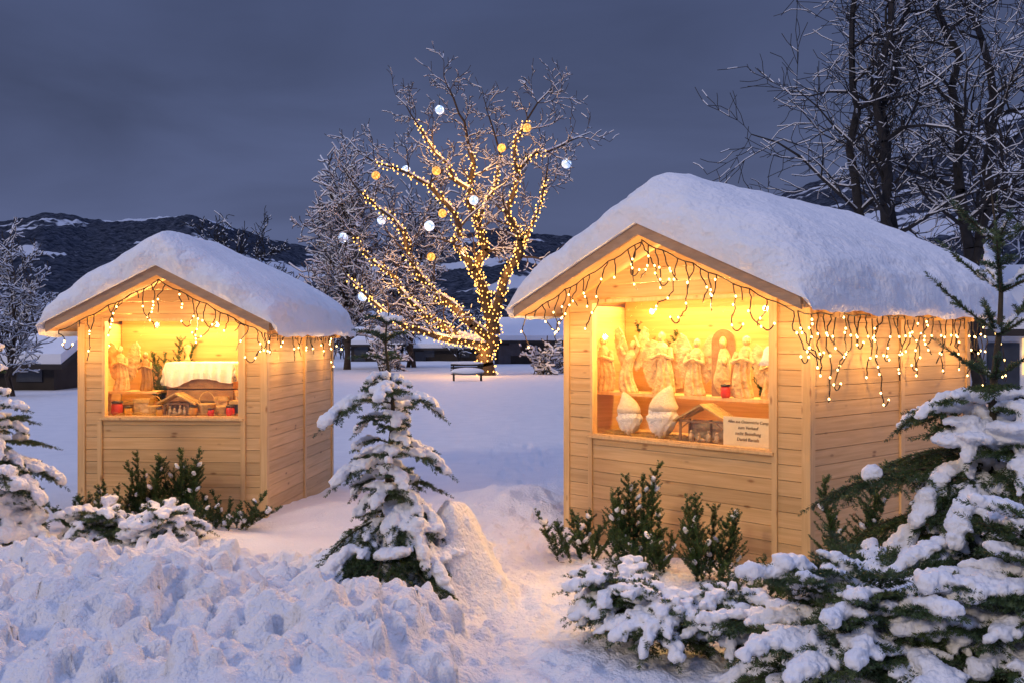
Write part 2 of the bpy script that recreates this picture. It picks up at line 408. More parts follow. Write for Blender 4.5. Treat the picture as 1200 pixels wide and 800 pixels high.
    I,J=np.meshgrid(np.arange(nu-1),np.arange(nv-1));a=(J*nu+I).ravel();n0=nu*nv
    F1=np.stack([a,a+1,a+nu+1,a+nu],1);F2=np.stack([a+n0,a+nu+n0,a+nu+1+n0,a+1+n0],1)
    mk('snow_cap',np.concatenate([top_,bot]),[np.concatenate([F1,F2])],M_snow_roof,True,Rf)
    return E,slope
winR=(.31,2.13,.885,2.057);winL=(.225,1.555,.986,1.916)
HR,slR=hut('market_hut',(.482,8.79,0),math.atan2(-.738,.674),2.43,2.66,.2,.45,.55,2.0,2.61,winR,.45,
  'pine hut with carved angels in lit window, thick roof snow',[(.31,-.1,.862),(2.152,-.1,2.10)])
HL,slL=hut('market_hut',(-4.07,9.24,0),math.atan2(-.07,1),1.79,2.43,.14,.35,.3,1.87,2.38,winL,.335,
  'smaller pine hut with lit window, straw stable and lanterns',[(.20,-.1,.964),(1.575,-.1,1.95)])
IC=(1,.58,.17)
for E,W,win,p in ((HR,2.43,winR,23),(HL,1.79,winL,14.5)):
    lamp((W/2,.055,win[3]-.015),p,IC,parent=E,kind='AREA',size=(win[1]-win[0])*.9,sy=.05,rot=(math.radians(30),0,0))
    lamp((W/2,.70,win[3]+.04),p*3.8,IC,parent=E,kind='AREA',size=W*.8,sy=.08,rot=(math.radians(-62),0,0))

def cbox(E,n,m,*a):
    b=B();b.box(*a);return b.mk(n,m,parent=E)
cbox(HR,'counter',M_woodv,.05,2.38,.055,.75,.84,.888)
cbox(HR,'shelf',M_woodv,.05,2.38,.28,.60,1.225,1.25)
cbox(HR,'partition',M_wood,.05,2.38,.75,.775,.02,2.12)
cbox(HL,'counter',M_woodv,.05,1.74,.055,.75,.94,.99)
cbox(HL,'partition',M_wood,.05,1.74,.75,.775,.02,1.92)
cbox(HL,'shelf',M_woodv,.05,.62,.28,.55,1.20,1.22)
def world(E,x,y,z):
    a=E.rotation_euler[2];X=E.location[0]+x*math.cos(a)-y*math.sin(a);Y=E.location[1]+x*math.sin(a)+y*math.cos(a);return (X,Y,z)
# ---------------- figurines ----------------
def angel(loc,rz,h,mat,wings=1,label='',kind='angel_figurine',arms=0,w=.95,bend=.03,hood=False):
    E=empty(kind,loc,rz,label,'figurine','carved figurines')
    b=B()
    prof=[(.0,0),(.165,0),(.172,.03),(.14,.22),(.115,.42),(.095,.55),(.12,.66),(.115,.74),(.07,.80),(.034,.82),(.036,.84),(.0,.845)]
    if hood: prof=[(.0,0),(.14,0),(.15,.03),(.14,.22),(.125,.42),(.12,.6),(.11,.70),(.08,.79),(.035,.83),(.035,.84),(.0,.845)]
    pr_=[]
    for (r0,z0),(r1,z1) in zip(prof[:-1],prof[1:]):
        for k in range(4): pr_.append((r0+(r1-r0)*k/4,z0+(z1-z0)*k/4))
    pr_.append(prof[-1])
    V,F=lathe([(r*h*w,z*h) for r,z in pr_],56)
    ang=np.arctan2(V[:,1],V[:,0]);k=1+.20*np.sin(ang*8+V[:,2]/h*5)*ss(.66*h,.5*h,V[:,2]);V[:,0]*=k;V[:,1]*=k*.8
    V[:,0]+=bend*h*np.sin(V[:,2]/h*5)
    b.add(V,F)
    hx=bend*h*math.sin(4.4)
    v,f=ICO[2]
    b.add(v*np.array([.052,.058,.074])*h+np.array([hx,-.014*h,.90*h]),f)
    b.add(v*np.array([.063+.012*hood,.060,.082])*h+np.array([hx,.020*h,.908*h]),f)
    b.add(v*np.array([.010,.016,.016])*h+np.array([hx,-.070*h,.895*h]),f)
    for sx in (-1,1):
        if arms: P=[(sx*.11*w,0,.72),(sx*.20*w,-.02,.88),(sx*.13*w,-.04,1.06)]
        else: P=[(sx*.115*w,0,.72),(sx*.17*w,-.08,.57),(sx*.02,-.155,.63)]
        P=np.array(P)*h
        V,F=tubes(P[:-1],P[1:],[.044*h,.038*h],[.038*h,.02*h],8);b.add(V,F)
        for q,r in ((P[1],.038),(P[2],.026)): b.add(v*r*h+q,f)
    b.mk('figure',mat,True,E)
    if wings:
        for sx in (-1,1):
            if wings==1: pts=[(.02,.60),(.10,.84),(.20,1.02),(.30,1.08),(.38,.96),(.39,.76),(.35,.52),(.28,.30),(.17,.20),(.07,.40)]
            elif wings==2: pts=[(.02,.66),(.10,.80),(.22,.86),(.34,.80),(.41,.64),(.40,.44),(.35,.26),(.28,.10),(.18,.08),(.08,.36)]
            else: pts=[(.02,.60),(.08,.88),(.16,1.12),(.26,1.26),(.35,1.20),(.36,.98),(.31,.74),(.22,.5),(.12,.40),(.06,.5)]
            fp=[]
            for i,(p0,p1) in enumerate(zip(pts,pts[1:]+pts[:1])):
                for k in range(4):
                    t=k/4;x=p0[0]*(1-t)+p1[0]*t;z=p0[1]*(1-t)+p1[1]*t
                    sc_=.018*(1 if k%2 else 0) if 3<=i<=8 else 0
                    fp.append((x-sc_,z+sc_*.3))
            n=len(fp);V=[(sx*x*h,(.07+.10*x)*h,z*h) for x,z in fp]+[(sx*x*h,(.10+.12*x)*h,z*h) for x,z in fp]
            cxm=sum(x for x,_ in fp)/n;czm=sum(z for _,z in fp)/n
            V+=[(sx*cxm*h,.050*h,czm*h),(sx*cxm*h,.15*h,czm*h)]
            F3=[];F4=[]
            for i in range(n):
                j=(i+1)%n;F3+=[(i,j,2*n),(j+n,i+n,2*n+1)];F4.append((i,i+n,j+n,j))
            mk('wing',V,[np.array(F3),np.array(F4)],mat,False,E)
    return E
az=math.atan2(-.738,.674)
la='carved pale wooden angel with raised wings on shelf';lb_='carved wooden saint figurine in a long robe on shelf'
for t,h,m,wg,k,ar,bd,hd in ((.13,.50,M_carved,0,'saint_figurine',0,.05,True),(.42,.46,M_carved,3,'angel_figurine',1,-.07,False),(.80,.54,M_carved,2,'angel_figurine',0,.03,False),(1.14,.48,M_carved,1,'angel_figurine',0,-.03,False),(1.62,.50,M_carved,0,'saint_figurine',0,-.04,True),(1.86,.40,M_carved,1,'angel_figurine',0,.03,False)):
    angel(world(HR,t,.38,1.251),az+.35,h,m,wg,kind=k,label=la if wg else lb_,arms=ar,bend=bd,hood=hd)
def relief(loc,rz,w,h,label):
    o=empty('carved_relief',loc,rz,label,'carving','carved reliefs')
    b=B();v,f=ICO[3]
    n=16;pts=[(-w/2,0),(w/2,0)]+[(w/2*math.cos(t),h*.80+h*.2*math.sin(t)) for t in np.linspace(0,math.pi,n)]
    m_=len(pts);V=[(x,0,z) for x,z in pts]+[(x,.03,z) for x,z in pts]+[(0,0,h*.4),(0,.03,h*.4)]
    b.add2(V,[(i,(i+1)%m_,2*m_) for i in range(m_)]+[((i+1)%m_+m_,i+m_,2*m_+1) for i in range(m_)],[(i,i+m_,(i+1)%m_+m_,(i+1)%m_) for i in range(m_)])
    b.mk('board',M_carved2,parent=o)
    b=B();R_=v*np.array([w*.33,.05,h*.36]);R_[:,0]*=1+.5*np.clip(-R_[:,2]/(h*.36),0,1);R_[:,0]+=w*.06*np.sin(R_[:,2]/h*9);R_[:,1]*=1+.3*np.sin(R_[:,0]/w*25);b.add(R_+np.array([0,.0,h*.38]),f)
    b.add(v*np.array([w*.15,.045,h*.09])+np.array([0,-.006,h*.80]),f);b.add(v*np.array([w*.12,.03,h*.07])+np.array([w*.12,-.045,h*.52]),f);b.mk('figure',M_carved,True,o)
relief(world(HR,1.38,.44,1.251),az+.3,.20,.55,'tall arched wooden relief carved with a robed figure')
angel(world(HR,1.96,.34,.96),az+.3,.30,M_carved2,0,kind='saint_figurine',label='small carved dark wooden figure beside the sign')
cbox(HR,'riser',M_woodv,1.82,2.12,.285,.44,.889,.958)
def gnome(loc,rz,h,tl):
    E=empty('fleece_doll',loc,rz,'slim white fleece doll with tall soft cap','fleece doll','white fleece dolls')
    v,f=ICO[4]
    def fl(V,a): return V*(1+a*fbm(V[:,0]*7+V[:,1]*5,V[:,2]*7,4))[:,None]
    bv=fl(v,.24)*np.array([.30,.24,.36])*h
    bv[:,0]*=1-.45*np.clip(-bv[:,2]/(.36*h),0,1);bv[:,0]+=tl*.25*bv[:,2]
    mk('body',bv+np.array([0,0,.36*h]),[f],M_white,True,E)
    V,F=lathe([(.22*h,.50*h),(.275*h,.53*h),(.285*h,.60*h),(.26*h,.66*h),(.20*h,.76*h),(.14*h,.86*h),(.07*h,.95*h),(0,1.0*h)],28)
    k=1+.08*fbm(V[:,0]*40,V[:,2]*40,3);V[:,0]*=k;V[:,1]*=k*.85
    V[:,0]+=tl*h*.1+tl*h*.9*np.clip((V[:,2]/h-.65)/.35,0,1)**2;mk('cap',V,[F],M_knit,True,E)
gnome(world(HR,.60,.17,.889),az+.2,.38,-.16);gnome(world(HR,.96,.17,.889),az+.2,.45,.18)
def stable(loc,rz,w,h,d,label):
    E=empty('nativity_stable',loc,rz,label,'nativity stable')
    b=B();b.box(-w/2,w/2,-d/2,d/2,0,.012);b.mk('base',M_carved2,parent=E)
    for x in (-w/2+.012,-.005,w/2-.012):
        for y in (-d/2+.012,d/2-.012):
            if x==-.005 and y<0: continue
            b=B();b.box(x-.008,x+.008,y-.008,y+.008,.012,h*.6);b.mk('post',M_carved2,parent=E)
    b=B();b.box(-w/2,w/2,d/2-.006,d/2,.012,h*.58);b.mk('back_wall',M_carved,parent=E)
    b=B();b.box(-w/2,w/2,-d/2+.004,-d/2+.014,h*.55,h*.60)
    V,F=tubes([(-w*.28,-d/2+.01,h*.57),(w*.28,-d/2+.01,h*.57)],[(-w/2+.01,-d/2+.01,h*.35),(w/2-.01,-d/2+.01,h*.35)],[.006]*2,[.006]*2,5);b.add(V,F);b.mk('beam',M_carved2,parent=E)
    for sx in (-1,1):
        b=B();x1=sx*(w/2+.05);n=9
        for k in range(n):
            y0=-d/2-.03+(d+.06)*k/n;y1=y0+(d+.06)/n*.86;dz=R.uniform(-.004,.004);xx=x1*R.uniform(.94,1.04)
            V=[]
            for y in (y0,y1): V+=[(0,y,h+dz),(xx,y,h*.55+dz),(xx,y,h*.55+.014+dz),(0,y,h+.014+dz)]
            b.add(V,[(0,1,2,3),(7,6,5,4),(0,4,5,1),(1,5,6,2),(2,6,7,3),(3,7,4,0)])
        b.mk('roof_slope',M_straw,parent=E)
    b=B();v,f=ICO[2]
    for (x,hh) in ((-w*.24,.11),(-w*.08,.085),(w*.13,.115),(w*.30,.10)):
        V,F=lathe([(0,0.012),(.022,.012),(.018,.6*hh),(.008,.72*hh),(0,.73*hh)],8);V[:,0]+=x;V[:,1]-=d*.42;b.add(V,F);b.add(v*.013+np.array([x,-d*.42,hh*.82]),f)
    b.add(v*np.array([.03,.015,.012])+np.array([.01,-d*.5,.03]),f)
    b.mk('crib_figures',M_carved,True,E)
stable(world(HR,1.40,.19,.889),az+.15,.42,.30,.18,'small wooden nativity stable with straw roof on counter')
def bell(loc):
    V,F=lathe([(0,.12),(.02,.12),(.04,.10),(.05,.05),(.075,0),(.06,0),(.03,.08)],18)
    o=mk('hanging_bell',V*1.2,[F],M_white,True,None,loc);tag(o,'white ornament bell hanging inside the window','ornament')
    Vt,Ft=tubes([(0,0,.13)],[(0,0,.42)],[.003],[.003],5);mk('cord',Vt,[Ft],M_wire,parent=o)
bell(world(HR,1.98,.2,1.52))
def pot(loc,s=1,m=None,label='small red glass candle pot on the display'):
    E=empty('candle_pot',loc,0,label,'candle pot','glass candle pots')
    V,F=lathe([(0,0),(.035*s,0),(.045*s,.03*s),(.045*s,.08*s),(.036*s,.10*s),(.0,.10*s)],16);mk('glass',V,[F],m or M_red,True,E)
    V,F=lathe([(.037*s,.101*s),(.045*s,.102*s),(.045*s,.118*s),(0,.125*s)],16);mk('lid',V,[F],M_brass,True,E)
pot(world(HR,1.50,.30,1.251),.9)
def basket(loc,s,label='small woven basket with an arched handle'):
    E=empty('woven_basket',loc,.2,label,'basket','woven baskets')
    prof=[(0,0)]+[(s*(.05+.025*k/8+.003*(k%2)),s*.11*k/8) for k in range(9)]+[(s*.062,s*.11),(s*.05,s*.03),(0,s*.03)]
    V,F=lathe(prof,24);mk('bowl',V,[F],M_straw,True,E)
    P=[(s*.07*math.cos(t),0,s*.10+s*.11*math.sin(t)) for t in np.linspace(0,math.pi,11)]
    V,F=tubes(P[:-1],P[1:],[.005*s]*10,[.005*s]*10,6);mk('handle',V,[F],M_straw,True,E)
def text(body,size,loc,parent,mat,al='CENTER',rot=(math.pi/2,0,0)):
    c=bpy.data.curves.new('lettering','FONT');c.body=body;c.size=size;c.align_x=al;c.extrude=.0008;c.shear=.15
    t=bpy.data.objects.new('tmp',c);COL.objects.link(t);bpy.context.view_layer.update()
    me=bpy.data.meshes.new_from_object(t.evaluated_get(bpy.context.evaluated_depsgraph_get()));bpy.data.objects.remove(t)
    me.materials.clear();me.materials.append(mat)
    o=bpy.data.objects.new('lettering',me);COL.objects.link(o);o.parent=parent;o.location=loc;o.rotation_euler=rot;return o
S=empty('price_sign',world(HR,1.868,.070,.889),az,'cream paper sign with brown lettering standing in window','sign')
b=B();b.box(-.225,.225,0,.008,0,.235);b.mk('board',M_cream,parent=S)
for k,(tx,sz) in enumerate((('Alles aus Osterreichs Camp',.032),('zum Verkauf',.035),('sucht Bestellung',.035),('Daniel Bartels',.035),)):
    text(tx,sz,(0,-.003,.190-.045*k),S,M_ink)
def straw(E,x0,x1,y0,y1,z,n,label):
    P0=[];P1=[]
    for _ in range(n):
        x=R.uniform(x0,x1);y=R.uniform(y0,y1);a=R.uniform(0,6.28);l=R.uniform(.02,.05);zz=z+R.random()*.03
        P0.append((x-l*math.cos(a),y-l*math.sin(a),zz));P1.append((x+l*math.cos(a),y+l*math.sin(a),zz+R.uniform(-.008,.015)))
    V,F=tubes(P0,P1,[.0018]*n,[.0012]*n,3)
    o=mk('straw',V,[F],M_straw);o.location=E.location;o.rotation_euler=E.rotation_euler;tag(o,label,'straw',kind='stuff')
straw(HR,.1,2.3,.10,.30,.892,1500,'loose straw bedding spread over the counter')
straw(HL,.1,1.7,.10,.30,.993,900,'loose straw bedding spread over the small counter')
al=math.atan2(-.07,1)
angel(world(HL,.22,.38,1.221),al,.44,M_carved,1,label='pale carved angel with raised wings on a shelf',arms=0)
angel(world(HL,.47,.38,1.221),al,.38,M_carved2,0,kind='saint_figurine',label='dark carved saint figurine in robe on a shelf',hood=True)
def crate(E,x,y,z,w,d,h,mat,label,n='gift_box'):
    o=empty(n,world(E,x,y,z),al+R.uniform(-.1,.1),label,'box','small boxes')
    b=B();b.box(-w/2,w/2,-d/2,d/2,0,h*.78);b.mk('body',mat,parent=o)
    b=B();b.box(-w/2-.006,w/2+.006,-d/2-.006,d/2+.006,h*.78+.001,h);b.mk('lid',M_straw,parent=o)
crate(HL,.50,.27,.991,.15,.12,.16,M_carved,'pale wooden box with a lid on counter')
crate(HL,.36,.3,.991,.12,.12,.13,M_carved2,'small dark wooden box on counter')
crate(HL,1.46,.36,.991,.13,.12,.24,M_carved,'pale wooden box with a lid on counter')
crate(HL,1.45,.20,.991,.11,.10,.15,M_brass,'dark metal tin standing on counter')
crate(HL,1.25,.33,.991,.12,.10,.18,M_carved,'pale wooden box with a lid on counter')
basket(world(HL,1.14,.22,.991),1.1);basket(world(HL,1.31,.20,.991),.9);basket(world(HL,.63,.22,.991),.9)
stable(world(HL,.88,.20,.991),al,.26,.21,.15,'straw covered nativity stable on small counter')
def cloth():
    n=110;m=50;w=.66;d=.28;Hh=.50;ov=.19
    X,Y=np.meshgrid(np.linspace(-w/2-ov,w/2+ov,n),np.linspace(-d/2-ov,d/2,m))
    ox=np.maximum(np.abs(X)-w/2,0);oy=np.maximum(-(Y+d/2),0)
    drop=np.maximum(ox,oy)
    hem=1+.5*fbm(X*3+3,Y*0+1,2)
    Z=-drop*hem+.010*fbm(X*9,Y*9,3)*(drop<.005)
    ruf=np.clip(drop/.12,0,1)
    Xc=np.clip(X,-w/2-.010,w/2+.010)+np.sign(X)*.016*(1+np.sin(Y*70))*ruf*(ox>=oy)*(ox>0)
    Yc=np.maximum(Y,-d/2-.010)-.022*(1+np.sin(X*62+3*fbm(X*4,0*X,2)))*ruf*(oy>0)
    V=np.stack([Xc,Yc,Z],-1).reshape(-1,3);I,J=np.meshgrid(np.arange(n-1),np.arange(m-1));a=(J*n+I).ravel()
    E=empty('draped_crate',world(HL,1.02,.49,.991),al,'wooden crate draped with a white lace cloth','crate')
    mk('tablecloth',V,[np.stack([a,a+1,a+n+1,a+n],1)],M_white,True,E,(0,0,Hh+.008))
    b=B()
    for k in range(4):
        za=.01+k*.122
        b.box(-w/2,w/2,-d/2,-d/2+.014,za,za+.110);b.box(-w/2,w/2,d/2-.014,d/2,za,za+.110)
        for sx in(-1,1):
            xa,xb=sorted((sx*w/2,sx*(w/2-.014)));b.box(xa,xb,-d/2+.015,d/2-.015,za,za+.110)
    b.mk('crate_slats',M_carved2,parent=E)
    b=B();b.box(-w/2,w/2,-d/2,d/2,Hh-.009,Hh);b.mk('crate_top',M_carved,parent=E)
    V,F=lathe([(0,0),(.035,0),(.02,.02),(.012,.06),(.03,.10),(.035,.14),(0,.16)],16);V[:,0]-=.18
    o=mk('goblet',V,[F],M_carved,True,None,world(HL,1.02,.49,.991+Hh+.02));o.rotation_euler=(0,0,al);tag(o,'small turned wooden goblet on the white cloth','goblet')
cloth()
for x,y,s_,m_ in ((.28,.17,1.2,M_red),(.40,.15,.8,M_amber),(.72,.12,.7,M_amber),(1.04,.14,.9,M_amber),(1.40,.14,.9,M_red),(1.22,.12,.7,M_red)):
    pot(world(HL,x,y,.991),s_,m_,'small red glass candle pot on the display' if m_ is M_red else 'small amber glass candle pot on the display')

# ---------------- icicle string lights ----------------
BV,BF=ICO[1]
def bulbs_obj(parent,pts,r,mat,limit=100,name='bulb'):
    me=bpy.data.meshes.new('bulb')
    V=BV*np.array([r,r,r*1.3]);me.from_pydata(V.tolist(),[],BF.tolist());me.materials.append(mat)
    for p in pts[:limit]:
        o=bpy.data.objects.new(name,me);o.location=p;o.parent=parent;COL.objects.link(o)
    rest=pts[limit:]
    if rest:
        q=np.array(rest);V2=(V[None]+q[:,None]).reshape(-1,3);F2=(BF[None]+(np.arange(len(q))*len(V))[:,None,None]).reshape(-1,3)
        o=mk(name,V2,[F2],mat,False,parent);o['kind']='stuff'
def icicles(E,line,label,seed,lens,spacing=.085,br=.0078):
    r=random.Random(seed)
    T=empty('icicle_string_lights',E.location,E.rotation_euler[2],label,'string lights','icicle string lights on the huts')
    P0=[];P1=[];bl=[]
    for a,b in line:
        a=Vector(a);b=Vector(b);n=max(2,int((b-a).length/spacing));prev=a
        alongx=abs(b.x-a.x)>.01
        for i in range(n+1):
            p=a.lerp(b,i/n)+Vector((0,0,-.02*abs(math.sin(i*.9))))
            if i: P0.append(prev);P1.append(p)
            prev=p
            if r.random()<.18: continue
            Ls=r.choice(lens)*r.uniform(.6,1.2);q=p.copy();st=.03;k=max(2,int(Ls/st));dr=r.uniform(-.3,.3);bend=r.uniform(-.2,.2)
            for s_ in range(k):
                dr+=bend*.4+r.gauss(0,.52);dr=max(-1.3,min(1.3,dr*.74))
                l_=st*math.sin(dr);dz=-st*math.cos(dr)*1.05;oo=r.uniform(-.3,.3)*st
                q2=q+(Vector((l_,oo,dz)) if alongx else Vector((oo,l_,dz)))
                P0.append(q);P1.append(q2);q=q2
                if s_%5==4 or r.random()<.05: bl.append(tuple(q+Vector((r.uniform(-.006,.006),-.007,-.004))))
            if r.random()<.25 and k>5:
                sg=r.choice((-1,1))
                for s_ in range(4):
                    o_=Vector((sg*st*.7,0,st*.5*(s_-1))) if alongx else Vector((0,sg*st*.7,st*.5*(s_-1)))
                    q2=q+o_;P0.append(q);P1.append(q2);q=q2
                bl.append(tuple(q))
    V,F=tubes([tuple(p) for p in P0],[tuple(p) for p in P1],[.0050]*len(P0),[.0050]*len(P0),5)
    mk('wire',V,[F],M_wire,parent=T)
    r.shuffle(bl);bulbs_obj(T,bl,br,M_bulb)
    return T
def gable_line(W,s,o,tip,apex): 
    y=-o+.05;return [((-s+.10,y,tip-.070),(W/2,y,apex-.12)),((W/2,y,apex-.12),(W+s-.08,y,tip-.080))]
icicles(HR,gable_line(2.43,.2,.45,2.0,2.61),'warm icicle lights on dark cable along snowy gable edge',3,(.12,.2,.3,.38,.46,.52),.075)
icicles(HR,[((2.43+.12,-.35,1.905),(2.43+.12,2.9,1.905))],'warm icicle lights hanging below the side eaves',5,(.15,.25,.4,.55,.7),.085)
icicles(HL,gable_line(1.79,.14,.35,1.87,2.38),'warm icicle lights along the smaller gable edge',8,(.08,.14,.22,.3,.36),.07)
icicles(HL,[((1.79+.08,-.28,1.775),(1.79+.08,2.6,1.775))],'warm icicle lights hanging below the smaller side eaves',9,(.1,.18,.26,.36),.085)
for x,z in ((.1,1.74),(.65,1.96),(1.2,2.12),(1.8,1.96),(2.35,1.74)): lamp((x,-.37,z),8.5,parent=HR,r=.025)
for y in (.1,.8,1.5,2.3): lamp((2.43+.28,y,1.62),6.8,parent=HR,r=.025)
for x,z in ((.1,1.66),(.6,1.86),(1.2,1.86),(1.7,1.66)): lamp((x,-.29,z),5.4,parent=HL,r=.025)
for y in (.3,1.1,2.0): lamp((1.79+.22,y,1.55),4.6,parent=HL,r=.025)

# ---------------- firs ----------------
def needles(twigs,rng,nl=.02,w=.0016,dens=420):
    O=np.array([t[0] for t in twigs]);D=np.array([t[1] for t in twigs]);Ln=np.array([t[2] for t in twigs])
    D/=np.linalg.norm(D,axis=1,keepdims=True)
    k=np.maximum(14,(Ln*dens).astype(int));idx=np.repeat(np.arange(len(O)),k);n=len(idx)
    s=rng.rand(n);phi=rng.rand(n)*2*math.pi
    d=D[idx];up=np.array([[0,0,1.]]);sd_=np.cross(d,up);sd_/=np.linalg.norm(sd_,axis=1,keepdims=True)+1e-6;u=np.cross(sd_,d)
    rad=sd_*np.cos(phi)[:,None]+u*(np.sin(phi)*.75+.15)[:,None]
    nd=d*.6+rad;nd/=np.linalg.norm(nd,axis=1,keepdims=True)
    L_=nl*(.7+.5*rng.rand(n))*(1-.45*s**3)
    base=O[idx]+d*(s*Ln[idx])[:,None]
    pr=np.cross(nd,rad+rng.randn(n,3)*.5);pr/=np.linalg.norm(pr,axis=1,keepdims=True)+1e-6
    mid=base+nd*(L_*.45)[:,None]
    V=np.stack([base,mid+pr*w,base+nd*L_[:,None],mid-pr*w],1).reshape(-1,3)
    return V,np.arange(n*4).reshape(-1,4)
cloudtex=bpy.data.textures.new('snowclumps','CLOUDS');cloudtex.noise_scale=.06;cloudtex.noise_depth=2
finetex=bpy.data.textures.new('snowgrain','CLOUDS');finetex.noise_scale=.022;finetex.noise_depth=2
def snowblobs(blobs,parent,vox=.012,strength=.045,name='snow'):
    v,f=ICO[2];C=np.array([b_[0] for b_ in blobs]);A=np.array([b_[1] for b_ in blobs]);S_=np.array([b_[2] for b_ in blobs])
    A=A/np.linalg.norm(A,axis=1,keepdims=True);sd_=np.cross(A,[[0,0,1.]]);sd_/=np.linalg.norm(sd_,axis=1,keepdims=True)+1e-6;u=np.cross(sd_,A)
    V=C[:,None]+A[:,None]*(v[None,:,0:1]*S_[:,None,0:1])+sd_[:,None]*(v[None,:,1:2]*S_[:,None,1:2])+u[:,None]*(v[None,:,2:3]*S_[:,None,2:3])
    F=(f[None]+(np.arange(len(C))*len(v))[:,None,None]).reshape(-1,3)
    o=mk(name,V.reshape(-1,3),[F],M_snow_tree,True,parent)
    m=o.modifiers.new('r','REMESH');m.mode='VOXEL';m.voxel_size=vox;m.use_smooth_shade=True
    m=o.modifiers.new('d','DISPLACE');m.texture=cloudtex;m.strength=strength;m.mid_level=.51
    m=o.modifiers.new('s','SMOOTH');m.factor=.5;m.iterations=1
    m=o.modifiers.new('e','DISPLACE');m.texture=finetex;m.strength=.018;m.mid_level=.5
    return o
def fir(loc,H,rad,seed,nbr,snow,label,zmin=.1,elb=-.25,elt=.75,droop=.5,mat=None,vox=.0095,name='fir_tree',bl=1.0,group='snow-laden young firs',nl=.026,cat='fir tree',snowf=None,dens=620,w_=.0024,whorls=None,zw=9,extra=(),blf=None,elw=None,pw=1.15,boughs=()):
    r=random.Random(seed);rng=np.random.RandomState(seed)
    E=empty(name,loc,0,label,cat,group)
    tw=[];blobs=[];P0=[];P1=[];R0=[];R1=[]
    def seg(a,b,ra,rb): P0.append(tuple(a));P1.append(tuple(b));R0.append(ra);R1.append(rb)
    tr=.010+H*.011
    nseg=14;pts=[Vector((.02*H*math.sin(i*.9+seed)*(i/nseg),.015*H*math.cos(i*1.1)*(i/nseg),H*i/nseg)) for i in range(nseg+1)]
    for i in range(nseg): seg(pts[i],pts[i+1],tr*(1-i/nseg)+.004,tr*(1-(i+1)/nseg)+.004)
    def tp(z):
        q=min(max(z/H*nseg,0),nseg-.001);i=int(q);return pts[i].lerp(pts[i+1],q-i)
    items=[]
    for i in range(nbr):
        fz=(i+r.random())/nbr;z=zmin+(H*.985-zmin)*fz**pw
        if z<zw: items.append((z,i*2.399+r.uniform(-.3,.3),None,None))
    for wz,wn_ in (whorls or ()):
        a0=r.uniform(0,6.28)
        for k in range(wn_): items.append((wz+r.uniform(-.012,.012),a0+k*6.283/wn_+r.uniform(-.2,.2),None,None))
    for z,a,l_,sn_ in boughs: items.append((z,a,l_,sn_))
    for z,azm,fixL,fixS in items:
        L_=fixL or rad(z,azm)*r.uniform(.6,1.25)
        if L_<.03: continue
        sn=snow*(snowf(z) if snowf else 1)
        if fixS is not None: sn=fixS
        B_=bl*(blf(z) if blf else 1)
        heavy=r.random()<sn
        el=elb+(elt-elb)*(z/H)**1.3+r.uniform(-.18,.18)
        top_w=z>zw and elw is not None
        if top_w: el=elw+r.uniform(-.12,.12)
        m=max(3,int(L_/.065));p=tp(z);st=L_/m
        for k in range(m):
            e=el-(droop*(k/m)**1.2*(1.3 if heavy else .8) if not top_w else -.25*(k/m))
            d=Vector((math.cos(azm)*math.cos(e),math.sin(azm)*math.cos(e),math.sin(e)));p2=p+d*st
            rr=.003+.007*L_*(1-k/m);seg(p,p2,rr+.001,rr)
            tw.append((tuple(p),tuple(d),st))
            if top_w: tw.append((tuple(p),tuple(d),st))
            fr=(k+1)/m
            wl=min(.26,(.55*L_*(1-fr)+.05)*r.uniform(.75,1.15))
            if z>zw: wl*=.6
            if (k>=1 or m<=4) and not (top_w and k%2):
                for sg in (-1,1):
                    a2=azm+sg*r.uniform(.7,1.0);e2=e-.16+r.uniform(-.25,.2)
                    d2=Vector((math.cos(a2)*math.cos(e2),math.sin(a2)*math.cos(e2),math.sin(e2)))
                    tw.append((tuple(p2),tuple(d2),wl));seg(p2,p2+d2*wl,.0028,.0015)
                    if wl>.10:
                        for f_ in (.35,.65):
                            for s3 in(-1,1):
                                a3=a2+s3*.8;d3=Vector((math.cos(a3)*math.cos(e2),math.sin(a3)*math.cos(e2),math.sin(e2)-.12))
                                q=p2+d2*wl*f_;tw.append((tuple(q),tuple(d3),wl*.45))
                    if heavy and r.random()<.64:
                        q=p2+d2*wl*r.uniform(.2,.45)+Vector((0,0,.014*B_))
                        blobs.append((tuple(q),tuple(d2),(wl*r.uniform(.35,.55)+.012,r.uniform(.018,.038)*B_,r.uniform(.012,.025)*B_)))
            if heavy and r.random()<.90 or r.random()<.12*snow:
                q=p2+Vector((0,0,.016*B_));s_=r.uniform(.6,1.35)*min(1,.35+L_*1.2)
                blobs.append((tuple(q),tuple(d),(st*.95,.038*s_*B_,.027*s_*B_)))
            p=p2
        tw.append((tuple(p),tuple(d),min(.12,.35*L_)))
    tw.append((tuple(tp(H*.9)),(0,0,1),H*.1));tw.append((tuple(tp(H*.82)),(0,0,1),H*.1))
    for c,s3,nn,sprd in extra:
        for _ in range(nn):
            o_=(r.gauss(0,sprd)*s3[0],r.gauss(0,sprd)*s3[1],r.gauss(0,sprd)*s3[2])
            k=r.uniform(.5,.9);blobs.append(((c[0]+o_[0],c[1]+o_[1],c[2]+o_[2]),(1,r.uniform(-1,1),r.uniform(-.3,.3)),(s3[0]*k,s3[1]*k,s3[2]*k)))
    V,F=tubes(P0,P1,R0,R1,6);mk('trunk',V,[F],M_stem,True,E)
    V,F=needles(tw,rng,nl,w_,dens);mk('foliage',V,[F],mat or M_needle,False,E)
    if blobs: snowblobs(blobs,E,vox)
    return E
def interp(tab):
    xs=[a for a,b in tab];ys=[b for a,b in tab];return lambda z,a=0:float(np.interp(z,xs,ys))
